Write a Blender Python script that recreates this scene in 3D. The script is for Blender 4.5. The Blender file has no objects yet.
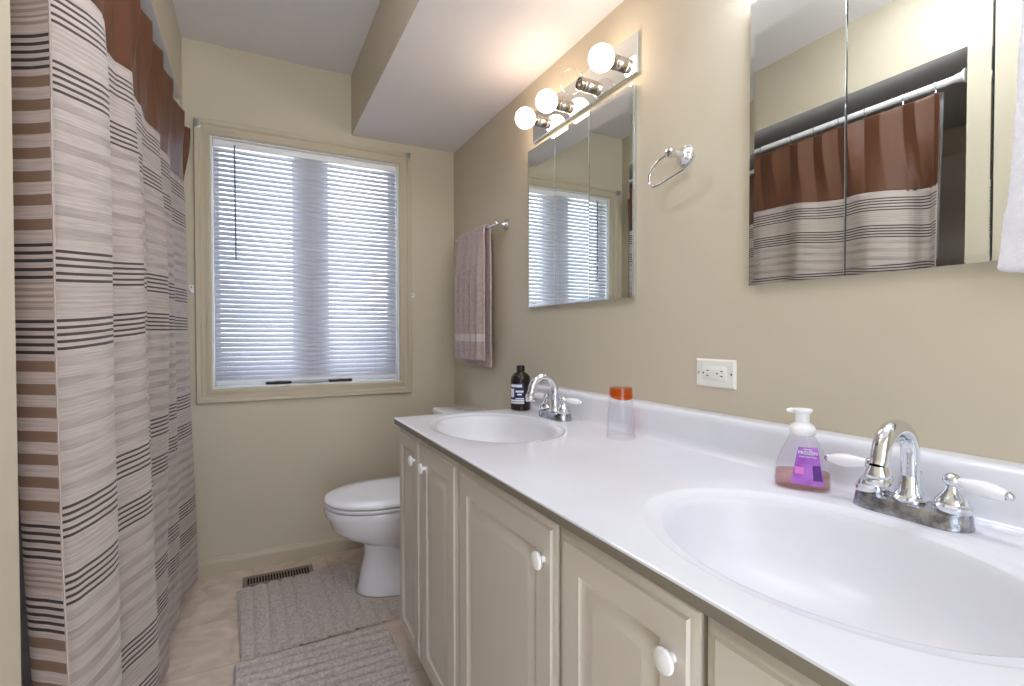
import bpy, bmesh, math, random
from mathutils import Vector, Matrix, noise
random.seed(7)
C = bpy.context.scene
COL = C.collection
PI = math.pi
H = 1.055                      # eye height above the floor

# ------------------------------------------------------------------ camera
cam_d = bpy.data.cameras.new('camera')
cam = bpy.data.objects.new('camera', cam_d); COL.objects.link(cam)
cam_d.sensor_width = 36; cam_d.lens = 502.35 / 1024 * 36
cam_d.clip_start = 0.02
cam.location = (0, 0, H)
cam.rotation_euler = (math.radians(90 - 0.921), math.radians(0.04), math.radians(-27.46))
C.camera = cam

# ------------------------------------------------------------------ colour management
C.view_settings.view_transform = 'Standard'
C.view_settings.look = 'None'
C.view_settings.gamma = 1.0
C.view_settings.use_curve_mapping = False
C.view_settings.exposure = 0.78

# ------------------------------------------------------------------ world: overcast winter daylight
W = bpy.data.worlds.new('daylight'); C.world = W; W.use_nodes = True
nt = W.node_tree; nt.nodes.clear()
wo = nt.nodes.new('ShaderNodeOutputWorld'); wb = nt.nodes.new('ShaderNodeBackground')
tc = nt.nodes.new('ShaderNodeTexCoord'); wn = nt.nodes.new('ShaderNodeTexNoise')
wn.inputs['Scale'].default_value = 7.0; wn.inputs['Detail'].default_value = 3
wr = nt.nodes.new('ShaderNodeValToRGB')
wr.color_ramp.elements[0].position = 0.42; wr.color_ramp.elements[0].color = (0.42, 0.48, 0.60, 1)
wr.color_ramp.elements[1].position = 0.54; wr.color_ramp.elements[1].color = (0.92, 0.96, 1.0, 1)
nt.links.new(tc.outputs['Generated'], wn.inputs['Vector'])
ws = nt.nodes.new('ShaderNodeSeparateXYZ'); nt.links.new(tc.outputs['Generated'], ws.inputs[0])
wm = nt.nodes.new('ShaderNodeMath'); wm.operation = 'MULTIPLY_ADD'; wm.inputs[1].default_value = -0.35; nt.links.new(ws.outputs[2], wm.inputs[0]); nt.links.new(wn.outputs['Fac'], wm.inputs[2])
nt.links.new(wm.outputs[0], wr.inputs['Fac'])
nt.links.new(wr.outputs['Color'], wb.inputs['Color'])
wb.inputs['Strength'].default_value = 3.5
nt.links.new(wb.outputs['Background'], wo.inputs['Surface'])

# ------------------------------------------------------------------ helpers
def lin(c):
    return tuple((x / 12.92 if x <= 0.04045 else ((x + 0.055) / 1.055) ** 2.4) for x in (v / 255 for v in c))

def mat(name, rgb, rough=0.5, metal=0.0, bump=0.0, bscale=200.0, spec=0.5, coat=0.0, var=0.0, vscale=3.0, rgb2=None,
        trans=0.0, ior=1.45, emis=None, estr=0.0, sheen=0.0, stretch=None):
    m = bpy.data.materials.new(name); m.use_nodes = True
    n = m.node_tree; b = n.nodes['Principled BSDF']
    c = lin(rgb) + (1,)
    b.inputs['Base Color'].default_value = c
    b.inputs['Roughness'].default_value = rough; b.inputs['Metallic'].default_value = metal
    b.inputs['Specular IOR Level'].default_value = spec; b.inputs['Coat Weight'].default_value = coat
    b.inputs['Transmission Weight'].default_value = trans; b.inputs['IOR'].default_value = ior
    b.inputs['Sheen Weight'].default_value = sheen
    if emis:
        b.inputs['Emission Color'].default_value = lin(emis) + (1,); b.inputs['Emission Strength'].default_value = estr
    t = n.nodes.new('ShaderNodeTexCoord'); mp = n.nodes.new('ShaderNodeMapping')
    n.links.new(t.outputs['Object'], mp.inputs['Vector'])
    if stretch: mp.inputs['Scale'].default_value = stretch
    no = n.nodes.new('ShaderNodeTexNoise'); no.inputs['Scale'].default_value = vscale; no.inputs['Detail'].default_value = 4
    n.links.new(mp.outputs['Vector'], no.inputs['Vector'])
    r = n.nodes.new('ShaderNodeValToRGB')
    c2 = lin(rgb2) + (1,) if rgb2 else tuple(x * (1 - var) for x in c[:3]) + (1,)
    r.color_ramp.elements[0].color = c2; r.color_ramp.elements[0].position = 0.35
    r.color_ramp.elements[1].color = c; r.color_ramp.elements[1].position = 0.65
    n.links.new(no.outputs['Fac'], r.inputs['Fac']); n.links.new(r.outputs['Color'], b.inputs['Base Color'])
    if bump:
        nb = n.nodes.new('ShaderNodeTexNoise'); nb.inputs['Scale'].default_value = bscale; nb.inputs['Detail'].default_value = 3
        n.links.new(mp.outputs['Vector'], nb.inputs['Vector'])
        bp = n.nodes.new('ShaderNodeBump'); bp.inputs['Strength'].default_value = bump; bp.inputs['Distance'].default_value = 0.002
        n.links.new(nb.outputs['Fac'], bp.inputs['Height']); n.links.new(bp.outputs['Normal'], b.inputs['Normal'])
    return m

def obj(name, bm, m, parent=None, smooth=True, root=None, label=None, mats=None):
    """link a bmesh (world coordinates) as one object; children are stored relative to their thing's origin"""
    o_loc = root.location if root is not None else (parent.location if parent is not None else Vector((0, 0, 0)))
    bmesh.ops.translate(bm, vec=-Vector(o_loc), verts=bm.verts)
    me = bpy.data.meshes.new(name); bm.to_mesh(me); bm.free()
    for mm in (mats or [m]): me.materials.append(mm)
    if smooth:
        for p in me.polygons: p.use_smooth = True
        try: me.set_sharp_from_angle(angle=math.radians(38))
        except Exception: pass
    o = bpy.data.objects.new(name, me); COL.objects.link(o)
    if parent is not None: o.parent = parent
    if label: o['label'] = label
    return o

def thing(name, label, cat, loc, group=None):
    o = bpy.data.objects.new(name, None); COL.objects.link(o)
    o.empty_display_size = 0.05; o.location = loc
    o['label'] = label; o['category'] = cat
    if group: o['group'] = group
    return o

def tag(o, label, cat, group=None):
    o['label'] = label; o['category'] = cat
    if group: o['group'] = group
    # give the mesh a local origin at its base centre
    vs = [v.co for v in o.data.vertices]
    c = Vector(((min(v.x for v in vs) + max(v.x for v in vs)) / 2, (min(v.y for v in vs) + max(v.y for v in vs)) / 2, min(v.z for v in vs)))
    o.data.transform(Matrix.Translation(-c)); o.location = o.location + c
    return o

def struct(name, bm, m, smooth=False, mats=None):
    o = obj(name, bm, m, smooth=smooth, mats=mats); o['kind'] = 'structure'; return o

def copy_tree(o, parent=None):
    c = o.copy(); COL.objects.link(c)
    if parent is not None: c.parent = parent
    for ch in list(o.children): copy_tree(ch, c)
    return c

def BM(): return bmesh.new()

def box(bm, x0, x1, y0, y1, z0, z1, bev=0.0, seg=2):
    r = bmesh.ops.create_cube(bm, size=1)
    vs = r['verts']
    for v in vs:
        v.co = Vector(((x0 + x1) / 2 + v.co.x * (x1 - x0), (y0 + y1) / 2 + v.co.y * (y1 - y0), (z0 + z1) / 2 + v.co.z * (z1 - z0)))
    if bev:
        es = list({e for v in vs for e in v.link_edges})
        bmesh.ops.bevel(bm, geom=es, offset=bev, segments=seg, affect='EDGES', profile=0.5)
    return bm

def frame_of(axis):
    a = Vector(axis).normalized()
    t = Vector((0, 0, 1)) if abs(a.z) < 0.9 else Vector((1, 0, 0))
    u = a.cross(t).normalized(); w = a.cross(u).normalized()
    return a, u, w

def lathe(bm, prof, c, axis=(0, 0, 1), seg=32, cap=True):
    a, u, w = frame_of(axis); c = Vector(c)
    rings = []
    for r, h in prof:
        rings.append([bm.verts.new(c + a * h + (u * math.cos(2 * PI * k / seg) + w * math.sin(2 * PI * k / seg)) * max(r, 1e-5)) for k in range(seg)])
    for i in range(len(rings) - 1):
        for k in range(seg):
            bm.faces.new((rings[i][k], rings[i][(k + 1) % seg], rings[i + 1][(k + 1) % seg], rings[i + 1][k]))
    if cap:
        bm.faces.new(rings[0][::-1]); bm.faces.new(rings[-1])
    bmesh.ops.recalc_face_normals(bm, faces=bm.faces)
    return bm

def smooth_path(pts, n=8):
    P = [Vector(p) for p in pts]; out = []
    for i in range(len(P) - 1):
        p0 = P[max(i - 1, 0)]; p1 = P[i]; p2 = P[i + 1]; p3 = P[min(i + 2, len(P) - 1)]
        for k in range(n):
            t = k / n
            out.append(0.5 * ((2 * p1) + (p2 - p0) * t + (2 * p0 - 5 * p1 + 4 * p2 - p3) * t * t + (3 * p1 - p0 - 3 * p2 + p3) * t ** 3))
    out.append(P[-1]); return out

def tube(bm, pts, r, seg=12):
    pts = [Vector(p) for p in pts]
    rs = r if isinstance(r, (list, tuple)) else [r] * len(pts)
    rings = []; prev = None
    for i, p in enumerate(pts):
        d = (pts[min(i + 1, len(pts) - 1)] - pts[max(i - 1, 0)]).normalized()
        if prev is None: _, u, w = frame_of(d)
        else:
            u = (prev - d * prev.dot(d)).normalized(); w = d.cross(u)
        prev = u
        rings.append([bm.verts.new(p + (u * math.cos(2 * PI * k / seg) + w * math.sin(2 * PI * k / seg)) * rs[i]) for k in range(seg)])
    for i in range(len(rings) - 1):
        for k in range(seg):
            bm.faces.new((rings[i][k], rings[i][(k + 1) % seg], rings[i + 1][(k + 1) % seg], rings[i + 1][k]))
    bm.faces.new(rings[0][::-1]); bm.faces.new(rings[-1])
    bmesh.ops.recalc_face_normals(bm, faces=bm.faces)
    return bm

def loft(bm, rings, cap=True):
    R = [[bm.verts.new(p) for p in r] for r in rings]; n = len(R[0])
    for i in range(len(R) - 1):
        for k in range(n):
            bm.faces.new((R[i][k], R[i][(k + 1) % n], R[i + 1][(k + 1) % n], R[i + 1][k]))
    if cap: bm.faces.new(R[0][::-1]); bm.faces.new(R[-1])
    bmesh.ops.recalc_face_normals(bm, faces=bm.faces)
    return bm

def grid(bm, fn, nu, nv, uvfn=None):
    V = [[bm.verts.new(fn(i / nu, j / nv)) for j in range(nv + 1)] for i in range(nu + 1)]
    uvl = bm.loops.layers.uv.verify() if uvfn else None
    for i in range(nu):
        for j in range(nv):
            f = bm.faces.new((V[i][j], V[i + 1][j], V[i + 1][j + 1], V[i][j + 1]))
            if uvfn:
                for l, (a, b) in zip(f.loops, ((i, j), (i + 1, j), (i + 1, j + 1), (i, j + 1))): l[uvl].uv = uvfn(a / nu, b / nv)
    return bm

def poly(bm, pts):
    return bm.faces.new([bm.verts.new(p) for p in pts])

def solid(o, t, off=0.0, mo=0):
    m = o.modifiers.new('thickness', 'SOLIDIFY'); m.thickness = t; m.offset = off; m.material_offset = mo; return o

def interp(xs, ys, x):
    if x <= xs[0]: return ys[0]
    for i in range(len(xs) - 1):
        if x <= xs[i + 1]:
            t = (x - xs[i]) / (xs[i + 1] - xs[i]); t = t * t * (3 - 2 * t)
            return ys[i] + (ys[i + 1] - ys[i]) * t
    return ys[-1]

def sstep(a, b, x):
    t = min(1, max(0, (x - a) / (b - a))); return t * t * (3 - 2 * t)

# ------------------------------------------------------------------ materials
M = {}
M['wall'] = mat('wall_paint', (201, 191, 168), 0.55, bump=0.06, bscale=260, var=0.03, vscale=1.5)
M['ceiling'] = mat('ceiling_paint', (226, 222, 220), 0.7, bump=0.08, bscale=180, var=0.02)
M['trim'] = mat('cream_trim_paint', (194, 183, 158), 0.35, var=0.03, vscale=4)
M['door'] = mat('cream_cabinet_paint', (210, 203, 192), 0.38, var=0.025, vscale=5)
M['cabinet'] = mat('cabinet_body', (190, 180, 160), 0.5, var=0.03)
M['marble'] = mat('cultured_marble', (228, 230, 235), 0.14, var=0.0, rgb2=(217, 219, 224), vscale=2.2, spec=0.5)
M['basin'] = mat('basin_marble', (226, 227, 230), 0.28, rgb2=(220, 221, 224), vscale=2.2)
M['chrome'] = mat('chrome', (225, 228, 232), 0.07, 1.0, var=0.03, vscale=30)
M['worn_chrome'] = mat('worn_chrome', (200, 202, 206), 0.22, 1.0, rgb2=(120, 122, 128), vscale=60, bump=0.3, bscale=400)
M['nickel'] = mat('brushed_chrome', (200, 190, 180), 0.18, 1.0, var=0.1, vscale=40)
M['mirror'] = mat('mirror_silver', (238, 243, 240), 0.0, 1.0, var=0.0)
M['mirror_edge'] = mat('mirror_edge', (205, 216, 214), 0.12, 0.7, var=0.1)
M['porcelain'] = mat('porcelain', (240, 240, 243), 0.08, var=0.01, coat=0.4)
M['plastic'] = mat('white_plastic', (238, 238, 238), 0.3, var=0.01)
M['slat'] = mat('blind_vinyl', (222, 222, 232), 0.4, var=0.01)
M['black'] = mat('black_plastic', (22, 22, 24), 0.35, var=0.1)
M['dark'] = mat('dark_gap', (14, 12, 10), 0.8, var=0.1)
M['vinyl'] = mat('window_vinyl', (226, 226, 224), 0.35, var=0.02)
M['tub'] = mat('tub_acrylic', (232, 232, 232), 0.15, var=0.01)
M['register'] = mat('register_metal', (150, 135, 122), 0.4, 0.3, var=0.05)
M['towel'] = mat('mauve_terry', (194, 174, 168), 0.95, bump=0.9, bscale=900, rgb2=(172, 152, 147), vscale=90, sheen=0.4)
M['towel_band'] = mat('mauve_band', (212, 200, 198), 0.6, bump=0.3, bscale=500, var=0.05, stretch=(1, 1, 12))
M['white_terry'] = mat('white_terry', (238, 238, 243), 0.95, bump=0.9, bscale=600, var=0.06, vscale=120, sheen=0.3)
M['rug'] = mat('grey_taupe_pile', (216, 206, 198), 1.0, bump=1.0, bscale=500, rgb2=(184, 172, 164), vscale=110, sheen=0.3)
M['rug_back'] = mat('rug_binding', (150, 135, 122), 0.9, bump=0.5, bscale=400, var=0.1)
M['brown_glass'] = mat('dark_brown_plastic', (38, 24, 16), 0.15, var=0.1)
M['navy'] = mat('navy_label', (30, 36, 96), 0.4, var=0.03)
M['label_white'] = mat('label_white', (232, 232, 238), 0.4, var=0.02)
M['purple'] = mat('purple_label', (156, 78, 186), 0.35, rgb2=(186, 122, 214), vscale=35)
M['pink'] = mat('pink_patch', (222, 130, 205), 0.4, var=0.04)
M['violet_dark'] = mat('violet_patch', (92, 40, 130), 0.4, var=0.04)
M['outlet'] = mat('outlet_plastic', (232, 230, 222), 0.3, var=0.01)

def glassmat(name, rgb, rough=0.0, ior=1.45, thin=False):
    m = bpy.data.materials.new(name); m.use_nodes = True; n = m.node_tree; n.nodes.clear()
    o = n.nodes.new('ShaderNodeOutputMaterial'); t = n.nodes.new('ShaderNodeBsdfTransparent'); g = n.nodes.new('ShaderNodeBsdfGlossy')
    f0 = n.nodes.new('ShaderNodeLayerWeight'); f0.inputs['Blend'].default_value = 0.5; pw = n.nodes.new('ShaderNodeMath'); pw.operation = 'POWER'; pw.inputs[1].default_value = 4.0; n.links.new(f0.outputs['Facing'], pw.inputs[0]); f = n.nodes.new('ShaderNodeMath'); f.operation = 'MULTIPLY_ADD'; f.inputs[1].default_value = 0.6; f.inputs[2].default_value = 0.04 * (ior - 1) / 0.5; n.links.new(pw.outputs[0], f.inputs[0]); mx = n.nodes.new('ShaderNodeMixShader')
    t.inputs['Color'].default_value = lin(rgb) + (1,); g.inputs['Roughness'].default_value = rough
    n.links.new(f.outputs[0], mx.inputs[0]); n.links.new(t.outputs[0], mx.inputs[1]); n.links.new(g.outputs[0], mx.inputs[2])
    n.links.new(mx.outputs[0], o.inputs['Surface']); return m
M['pane'] = glassmat('window_glass', (250, 252, 253))
M['clear'] = glassmat('clear_glass', (253, 253, 254), ior=1.2)
M['clear_bottle'] = glassmat('clear_bottle', (250, 248, 252), ior=1.5)
M['soap'] = glassmat('pink_soap_liquid', (236, 212, 206), ior=1.33)
M['orange'] = glassmat('orange_tint', (255, 172, 92), ior=1.5)

def cloth_trans(name, rgb, rough, tw):
    m = mat(name, rgb, rough, var=0.03, vscale=20)
    n = m.node_tree; b = n.nodes['Principled BSDF']; o = [x for x in n.nodes if x.type == 'OUTPUT_MATERIAL'][0]
    t = n.nodes.new('ShaderNodeBsdfTranslucent'); t.inputs['Color'].default_value = lin(rgb) + (1,)
    mx = n.nodes.new('ShaderNodeMixShader'); mx.inputs[0].default_value = tw
    n.links.new(b.outputs[0], mx.inputs[1]); n.links.new(t.outputs[0], mx.inputs[2]); n.links.new(mx.outputs[0], o.inputs['Surface'])
    return m
M['slat'] = cloth_trans('blind_vinyl', (222, 223, 230), 0.35, 0.34)
M['liner'] = cloth_trans('vinyl_liner', (236, 238, 242), 0.3, 0.4)
n_ = M['liner'].node_tree; o_ = [x for x in n_.nodes if x.type == 'OUTPUT_MATERIAL'][0]; src = o_.inputs['Surface'].links[0].from_socket
tr_ = n_.nodes.new('ShaderNodeBsdfTransparent'); m2_ = n_.nodes.new('ShaderNodeMixShader'); m2_.inputs[0].default_value = 0.45
n_.links.new(src, m2_.inputs[1]); n_.links.new(tr_.outputs[0], m2_.inputs[2]); n_.links.new(m2_.outputs[0], o_.inputs['Surface'])
M['satin'] = mat('brown_satin', (96, 60, 40), 0.42, bump=0.08, bscale=300, var=0.06, vscale=8)

def bulb_mat(name, rgb, s):
    m = bpy.data.materials.new(name); m.use_nodes = True; n = m.node_tree; n.nodes.clear()
    o = n.nodes.new('ShaderNodeOutputMaterial'); e = n.nodes.new('ShaderNodeEmission')
    e.inputs['Color'].default_value = lin(rgb) + (1,); e.inputs['Strength'].default_value = s
    n.links.new(e.outputs[0], o.inputs['Surface']); return m
M['bulb_warm'] = bulb_mat('lit_bulb_warm', (255, 226, 202), 11.5)
M['bulb_cool'] = bulb_mat('lit_bulb_cool', (226, 234, 255), 27.0)
M['dome'] = bulb_mat('added_fill_dome', (238, 241, 255), 18.0)  # emission of the added, unseen fill lamp

# floor: beige marbled vinyl in large squares
def floor_mat():
    m = bpy.data.materials.new('beige_vinyl_floor'); m.use_nodes = True; n = m.node_tree; b = n.nodes['Principled BSDF']
    t = n.nodes.new('ShaderNodeTexCoord')
    no = n.nodes.new('ShaderNodeTexNoise'); no.inputs['Scale'].default_value = 9; no.inputs['Detail'].default_value = 8; no.inputs['Distortion'].default_value = 1.2
    r = n.nodes.new('ShaderNodeValToRGB'); e = r.color_ramp.elements
    e[0].position = 0.3; e[0].color = lin((205, 186, 166)) + (1,); e[1].position = 0.7; e[1].color = lin((236, 221, 205)) + (1,)
    br = n.nodes.new('ShaderNodeTexBrick'); br.offset = 0; br.inputs['Scale'].default_value = 1
    br.inputs['Brick Width'].default_value = 0.305; br.inputs['Row Height'].default_value = 0.305; br.inputs['Mortar Size'].default_value = 0.0018
    br.inputs['Color1'].default_value = (1, 1, 1, 1); br.inputs['Color2'].default_value = (0.97, 0.97, 0.97, 1); br.inputs['Mortar'].default_value = (0.72, 0.68, 0.64, 1)
    mx = n.nodes.new('ShaderNodeMix'); mx.data_type = 'RGBA'; mx.blend_type = 'MULTIPLY'; mx.inputs[0].default_value = 1
    n.links.new(t.outputs['Object'], no.inputs['Vector']); n.links.new(t.outputs['Object'], br.inputs['Vector'])
    n.links.new(no.outputs['Fac'], r.inputs['Fac']); n.links.new(r.outputs['Color'], mx.inputs[6]); n.links.new(br.outputs['Color'], mx.inputs[7])
    n.links.new(mx.outputs[2], b.inputs['Base Color']); b.inputs['Roughness'].default_value = 0.42
    return m
M['floor'] = floor_mat()

def tile_mat():
    m = bpy.data.materials.new('taupe_surround_tile'); m.use_nodes = True; n = m.node_tree; b = n.nodes['Principled BSDF']
    t = n.nodes.new('ShaderNodeTexCoord'); sp = n.nodes.new('ShaderNodeSeparateXYZ'); cb = n.nodes.new('ShaderNodeCombineXYZ')
    ad = n.nodes.new('ShaderNodeMath'); ad.operation = 'ADD'
    n.links.new(t.outputs['Object'], sp.inputs[0]); n.links.new(sp.outputs[0], ad.inputs[0]); n.links.new(sp.outputs[1], ad.inputs[1])
    n.links.new(ad.outputs[0], cb.inputs[0]); n.links.new(sp.outputs[2], cb.inputs[1])
    br = n.nodes.new('ShaderNodeTexBrick'); br.offset = 0; br.inputs['Scale'].default_value = 1
    br.inputs['Brick Width'].default_value = 0.2; br.inputs['Row Height'].default_value = 0.25; br.inputs['Mortar Size'].default_value = 0.002
    br.inputs['Color1'].default_value = lin((224, 208, 192)) + (1,); br.inputs['Color2'].default_value = lin((218, 202, 186)) + (1,); br.inputs['Mortar'].default_value = lin((222, 210, 196)) + (1,)
    n.links.new(cb.outputs[0], br.inputs['Vector']); n.links.new(br.outputs['Color'], b.inputs['Base Color']); b.inputs['Roughness'].default_value = 0.3
    return m
M['tile'] = tile_mat()

# striped curtain cloth: the woven bands follow the cloth's own height (UV.y = metres below the top of the weave)
def stripe_mat(name, base, line, band, band_mix, fine):
    m = bpy.data.materials.new(name); m.use_nodes = True; n = m.node_tree; b = n.nodes['Principled BSDF']; L = n.links
    uv = n.nodes.new('ShaderNodeUVMap'); sp = n.nodes.new('ShaderNodeSeparateXYZ'); L.new(uv.outputs[0], sp.inputs[0])
    per = n.nodes.new('ShaderNodeMath'); per.operation = 'DIVIDE'; per.inputs[1].default_value = 0.385; L.new(sp.outputs[1], per.inputs[0])
    fr = n.nodes.new('ShaderNodeMath'); fr.operation = 'FRACT'; L.new(per.outputs[0], fr.inputs[0])
    def ramp(bands):
        r = n.nodes.new('ShaderNodeValToRGB'); cr = r.color_ramp; cr.interpolation = 'CONSTANT'
        cr.elements[0].position = 0; cr.elements[0].color = (0, 0, 0, 1)
        first = True
        for a, c, v in bands:
            e = cr.elements[1] if first else cr.elements.new(a)
            first = False
            e.position = a; e.color = (v, v, v, 1)
            e = cr.elements.new(c); e.color = (0, 0, 0, 1)
        L.new(fr.outputs[0], r.inputs['Fac']); return r
    P = 0.385
    lines = [((0.004 + g + i * 0.0107) / P, (0.004 + g + i * 0.0107 + 0.0046) / P, 1) for g in (0, 0.103) for i in range(5)]
    R1 = ramp(lines)
    bands = [((0.163 + i * 0.032) / P, (0.163 + i * 0.032 + 0.0150) / P, 1) for i in range(7)]
    R2 = ramp(bands)
    fines = [((0.056 + i * 0.0085) / P, (0.056 + i * 0.0085 + 0.0038) / P, 1) for i in range(5)]
    R3 = ramp(fines)
    # thread streaks
    mp = n.nodes.new('ShaderNodeMapping'); L.new(uv.outputs[0], mp.inputs['Vector']); mp.inputs['Scale'].default_value = (14, 420, 1)
    no = n.nodes.new('ShaderNodeTexNoise'); no.inputs['Scale'].default_value = 1.0; no.inputs['Detail'].default_value = 3; L.new(mp.outputs[0], no.inputs['Vector'])
    r0 = n.nodes.new('ShaderNodeValToRGB'); r0.color_ramp.elements[0].position = 0.35; r0.color_ramp.elements[1].position = 0.65
    bb = lin(base); r0.color_ramp.elements[0].color = tuple(x * 0.84 for x in bb) + (1,); r0.color_ramp.elements[1].color = tuple(min(1, x * 1.1) for x in bb) + (1,)
    L.new(no.outputs['Fac'], r0.inputs['Fac'])
    def mix(prev, mask, col, k):
        mm = n.nodes.new('ShaderNodeMath'); mm.operation = 'MULTIPLY'; mm.inputs[1].default_value = k; L.new(mask, mm.inputs[0])
        x = n.nodes.new('ShaderNodeMix'); x.data_type = 'RGBA'; L.new(mm.outputs[0], x.inputs[0]); L.new(prev, x.inputs[6]); x.inputs[7].default_value = lin(col) + (1,)
        return x.outputs[2]
    # band masks broken by streak noise, so they read woven
    mp2 = n.nodes.new('ShaderNodeMapping'); L.new(uv.outputs[0], mp2.inputs['Vector']); mp2.inputs['Scale'].default_value = (7, 45, 1)
    n2 = n.nodes.new('ShaderNodeTexNoise'); n2.inputs['Scale'].default_value = 1.0; n2.inputs['Detail'].default_value = 2; L.new(mp2.outputs[0], n2.inputs['Vector'])
    mr = n.nodes.new('ShaderNodeMapRange'); L.new(n2.outputs['Fac'], mr.inputs[0]); mr.inputs[1].default_value = 0.3; mr.inputs[2].default_value = 0.65; mr.inputs[3].default_value = 0.05 if band_mix < 0.8 else 0.95
    mk = n.nodes.new('ShaderNodeMath'); mk.operation = 'MULTIPLY'; L.new(R2.outputs[0], mk.inputs[0]); L.new(mr.outputs[0], mk.inputs[1])
    c = mix(r0.outputs[0], mk.outputs[0], band, band_mix)
    c = mix(c, R3.outputs[0], band, fine)
    c = mix(c, R1.outputs[0], line, 0.93)
    L.new(c, b.inputs['Base Color']); b.inputs['Roughness'].default_value = 0.85; b.inputs['Sheen Weight'].default_value = 0.2
    bp = n.nodes.new('ShaderNodeBump'); bp.inputs['Strength'].default_value = 0.35; bp.inputs['Distance'].default_value = 0.001
    L.new(no.outputs['Fac'], bp.inputs['Height']); L.new(bp.outputs[0], b.inputs['Normal'])
    tl = n.nodes.new('ShaderNodeBsdfTranslucent'); L.new(c, tl.inputs['Color']); mx = n.nodes.new('ShaderNodeMixShader'); mx.inputs[0].default_value = 0.30
    o = [x for x in n.nodes if x.type == 'OUTPUT_MATERIAL'][0]; L.new(b.outputs[0], mx.inputs[1]); L.new(tl.outputs[0], mx.inputs[2]); L.new(mx.outputs[0], o.inputs['Surface'])
    return m
M['stripe_front'] = stripe_mat('striped_weave_front', (210, 198, 189), (60, 42, 36), (140, 124, 112), 0.5, 0.22)
M['stripe_back'] = stripe_mat('striped_weave_reverse', (226, 206, 194), (34, 22, 22), (150, 114, 86), 0.95, 0.5)

# ------------------------------------------------------------------ room shell
XL, XR = -0.252, 0.976
YF, YN = 2.557, -0.55
ZC = H + 1.265; ZS = H + 0.978; XB = 0.445
AX, AY0, AY1, AZ = -1.05, 0.814, 2.50, H + 0.980     # tub alcove
T = 0.10
b = BM(); box(b, AX - T, XR + T, YN - T, YF + T + 0.04, -0.06, 0); struct('floor', b, M['floor'])
b = BM(); box(b, XL - T, XB + 0.0, YN - T, YF + T, ZC, ZC + 0.05); box(b, XB, XR + T, YN - T, YF + T, ZS, ZC + 0.05)
# ceiling, with the dropped soffit over the vanity; the bulkhead's side face is painted like the walls
o = struct('ceiling', b, M['ceiling'], mats=[M['ceiling'], M['wall']])
for p in o.data.polygons:
    if p.normal.x < -0.9 and abs(p.center.x - XB) < 0.01: p.material_index = 1
b = BM(); box(b, XR, XR + T, YN - T, YF + T + 0.04, 0, ZS); struct('wall_right', b, M['wall'])
# far wall with the window opening
WX0, WX1, WZ0, WZ1 = -0.150, 0.676, H - 0.236, H + 0.870
b = BM(); D = YF + 0.14
box(b, AX - T, WX0, YF, D, 0, ZC); box(b, WX1, XR, YF, D, 0, ZC)
box(b, WX0, WX1, YF, D, 0, WZ0); box(b, WX0, WX1, YF, D, WZ1, ZC)
struct('wall_far', b, M['wall'])
# left wall: near part, header above the tub opening, short return at the far end
b = BM()
box(b, XL - T, XL, YN, AY0, 0, ZC)
box(b, XL - T, XL, AY0, YF, AZ, ZC)
box(b, XL - T, XL, AY1, YF, 0, AZ)
wl = struct('wall_left', b, M['wall'], mats=[M['wall'], M['ceiling']])
for p in wl.data.polygons:
    if p.normal.z < -0.9 and abs(p.center.z - AZ) < 0.01: p.material_index = 1     # white painted head of the opening
# alcove
b = BM()
box(b, AX - T, AX, AY0 - T, AY1 + T, 0, AZ)
box(b, AX, XL - T, AY0 - T, AY0, 0, AZ)
box(b, AX, XL - T, AY1, YF, 0, AZ)
struct('wall_alcove', b, M['wall'])
b = BM(); box(b, AX, XL - T, AY0, AY1, AZ, AZ + 0.05); struct('ceiling_alcove', b, M['ceiling'])
b = BM(); TZ0, TZ1 = 0.40, H + 0.85
box(b, AX, AX + 0.008, AY0 + 0.0005, AY1 - 0.0005, TZ0, TZ1)
box(b, AX + 0.008, XL - 0.02, AY0 + 0.0005, AY0 + 0.008, TZ0, TZ1); box(b, AX + 0.008, XL - 0.02, AY1 - 0.008, AY1 - 0.0005, TZ0, TZ1)
struct('trim_tile_surround', b, M['tile'])
# near wall with the open doorway the picture is taken from
b = BM()
box(b, XL - T, -0.20, YN - T, YN, 0, ZC); box(b, 0.55, XR, YN - T, YN, 0, ZC); box(b, -0.20, 0.55, YN - T, YN, H + 0.93, ZC)
struct('wall_near', b, M['wall'])
b = BM()
for x0, x1 in ((-0.245, -0.19), (0.54, 0.595)): box(b, x0, x1, YN, YN + 0.015, 0, H + 0.985, 0.004)
box(b, -0.19, 0.54, YN, YN + 0.015, H + 0.92, H + 0.985, 0.004)
struct('trim_doorway', b, M['trim'])

# baseboards
def baseboard(name, x0, x1, y0, y1, face):
    prof = [(0, 0), (0.014, 0), (0.014, 0.052), (0.011, 0.060), (0.007, 0.064), (0.005, 0.072), (0, 0.074)]
    b = BM()
    if face == 'y': r = [[(x, y0 - d, z) for d, z in prof] for x in (x0, x1)]
    else: r = [[(x0 + d, y, z) for d, z in prof] for y in (y0, y1)]
    loft(b, r); return struct(name, b, M['trim'])
baseboard('baseboard_far', XL, XR, YF, YF, 'y')
baseboard('baseboard_left', XL, XL, YN, AY0, 'x')

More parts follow.
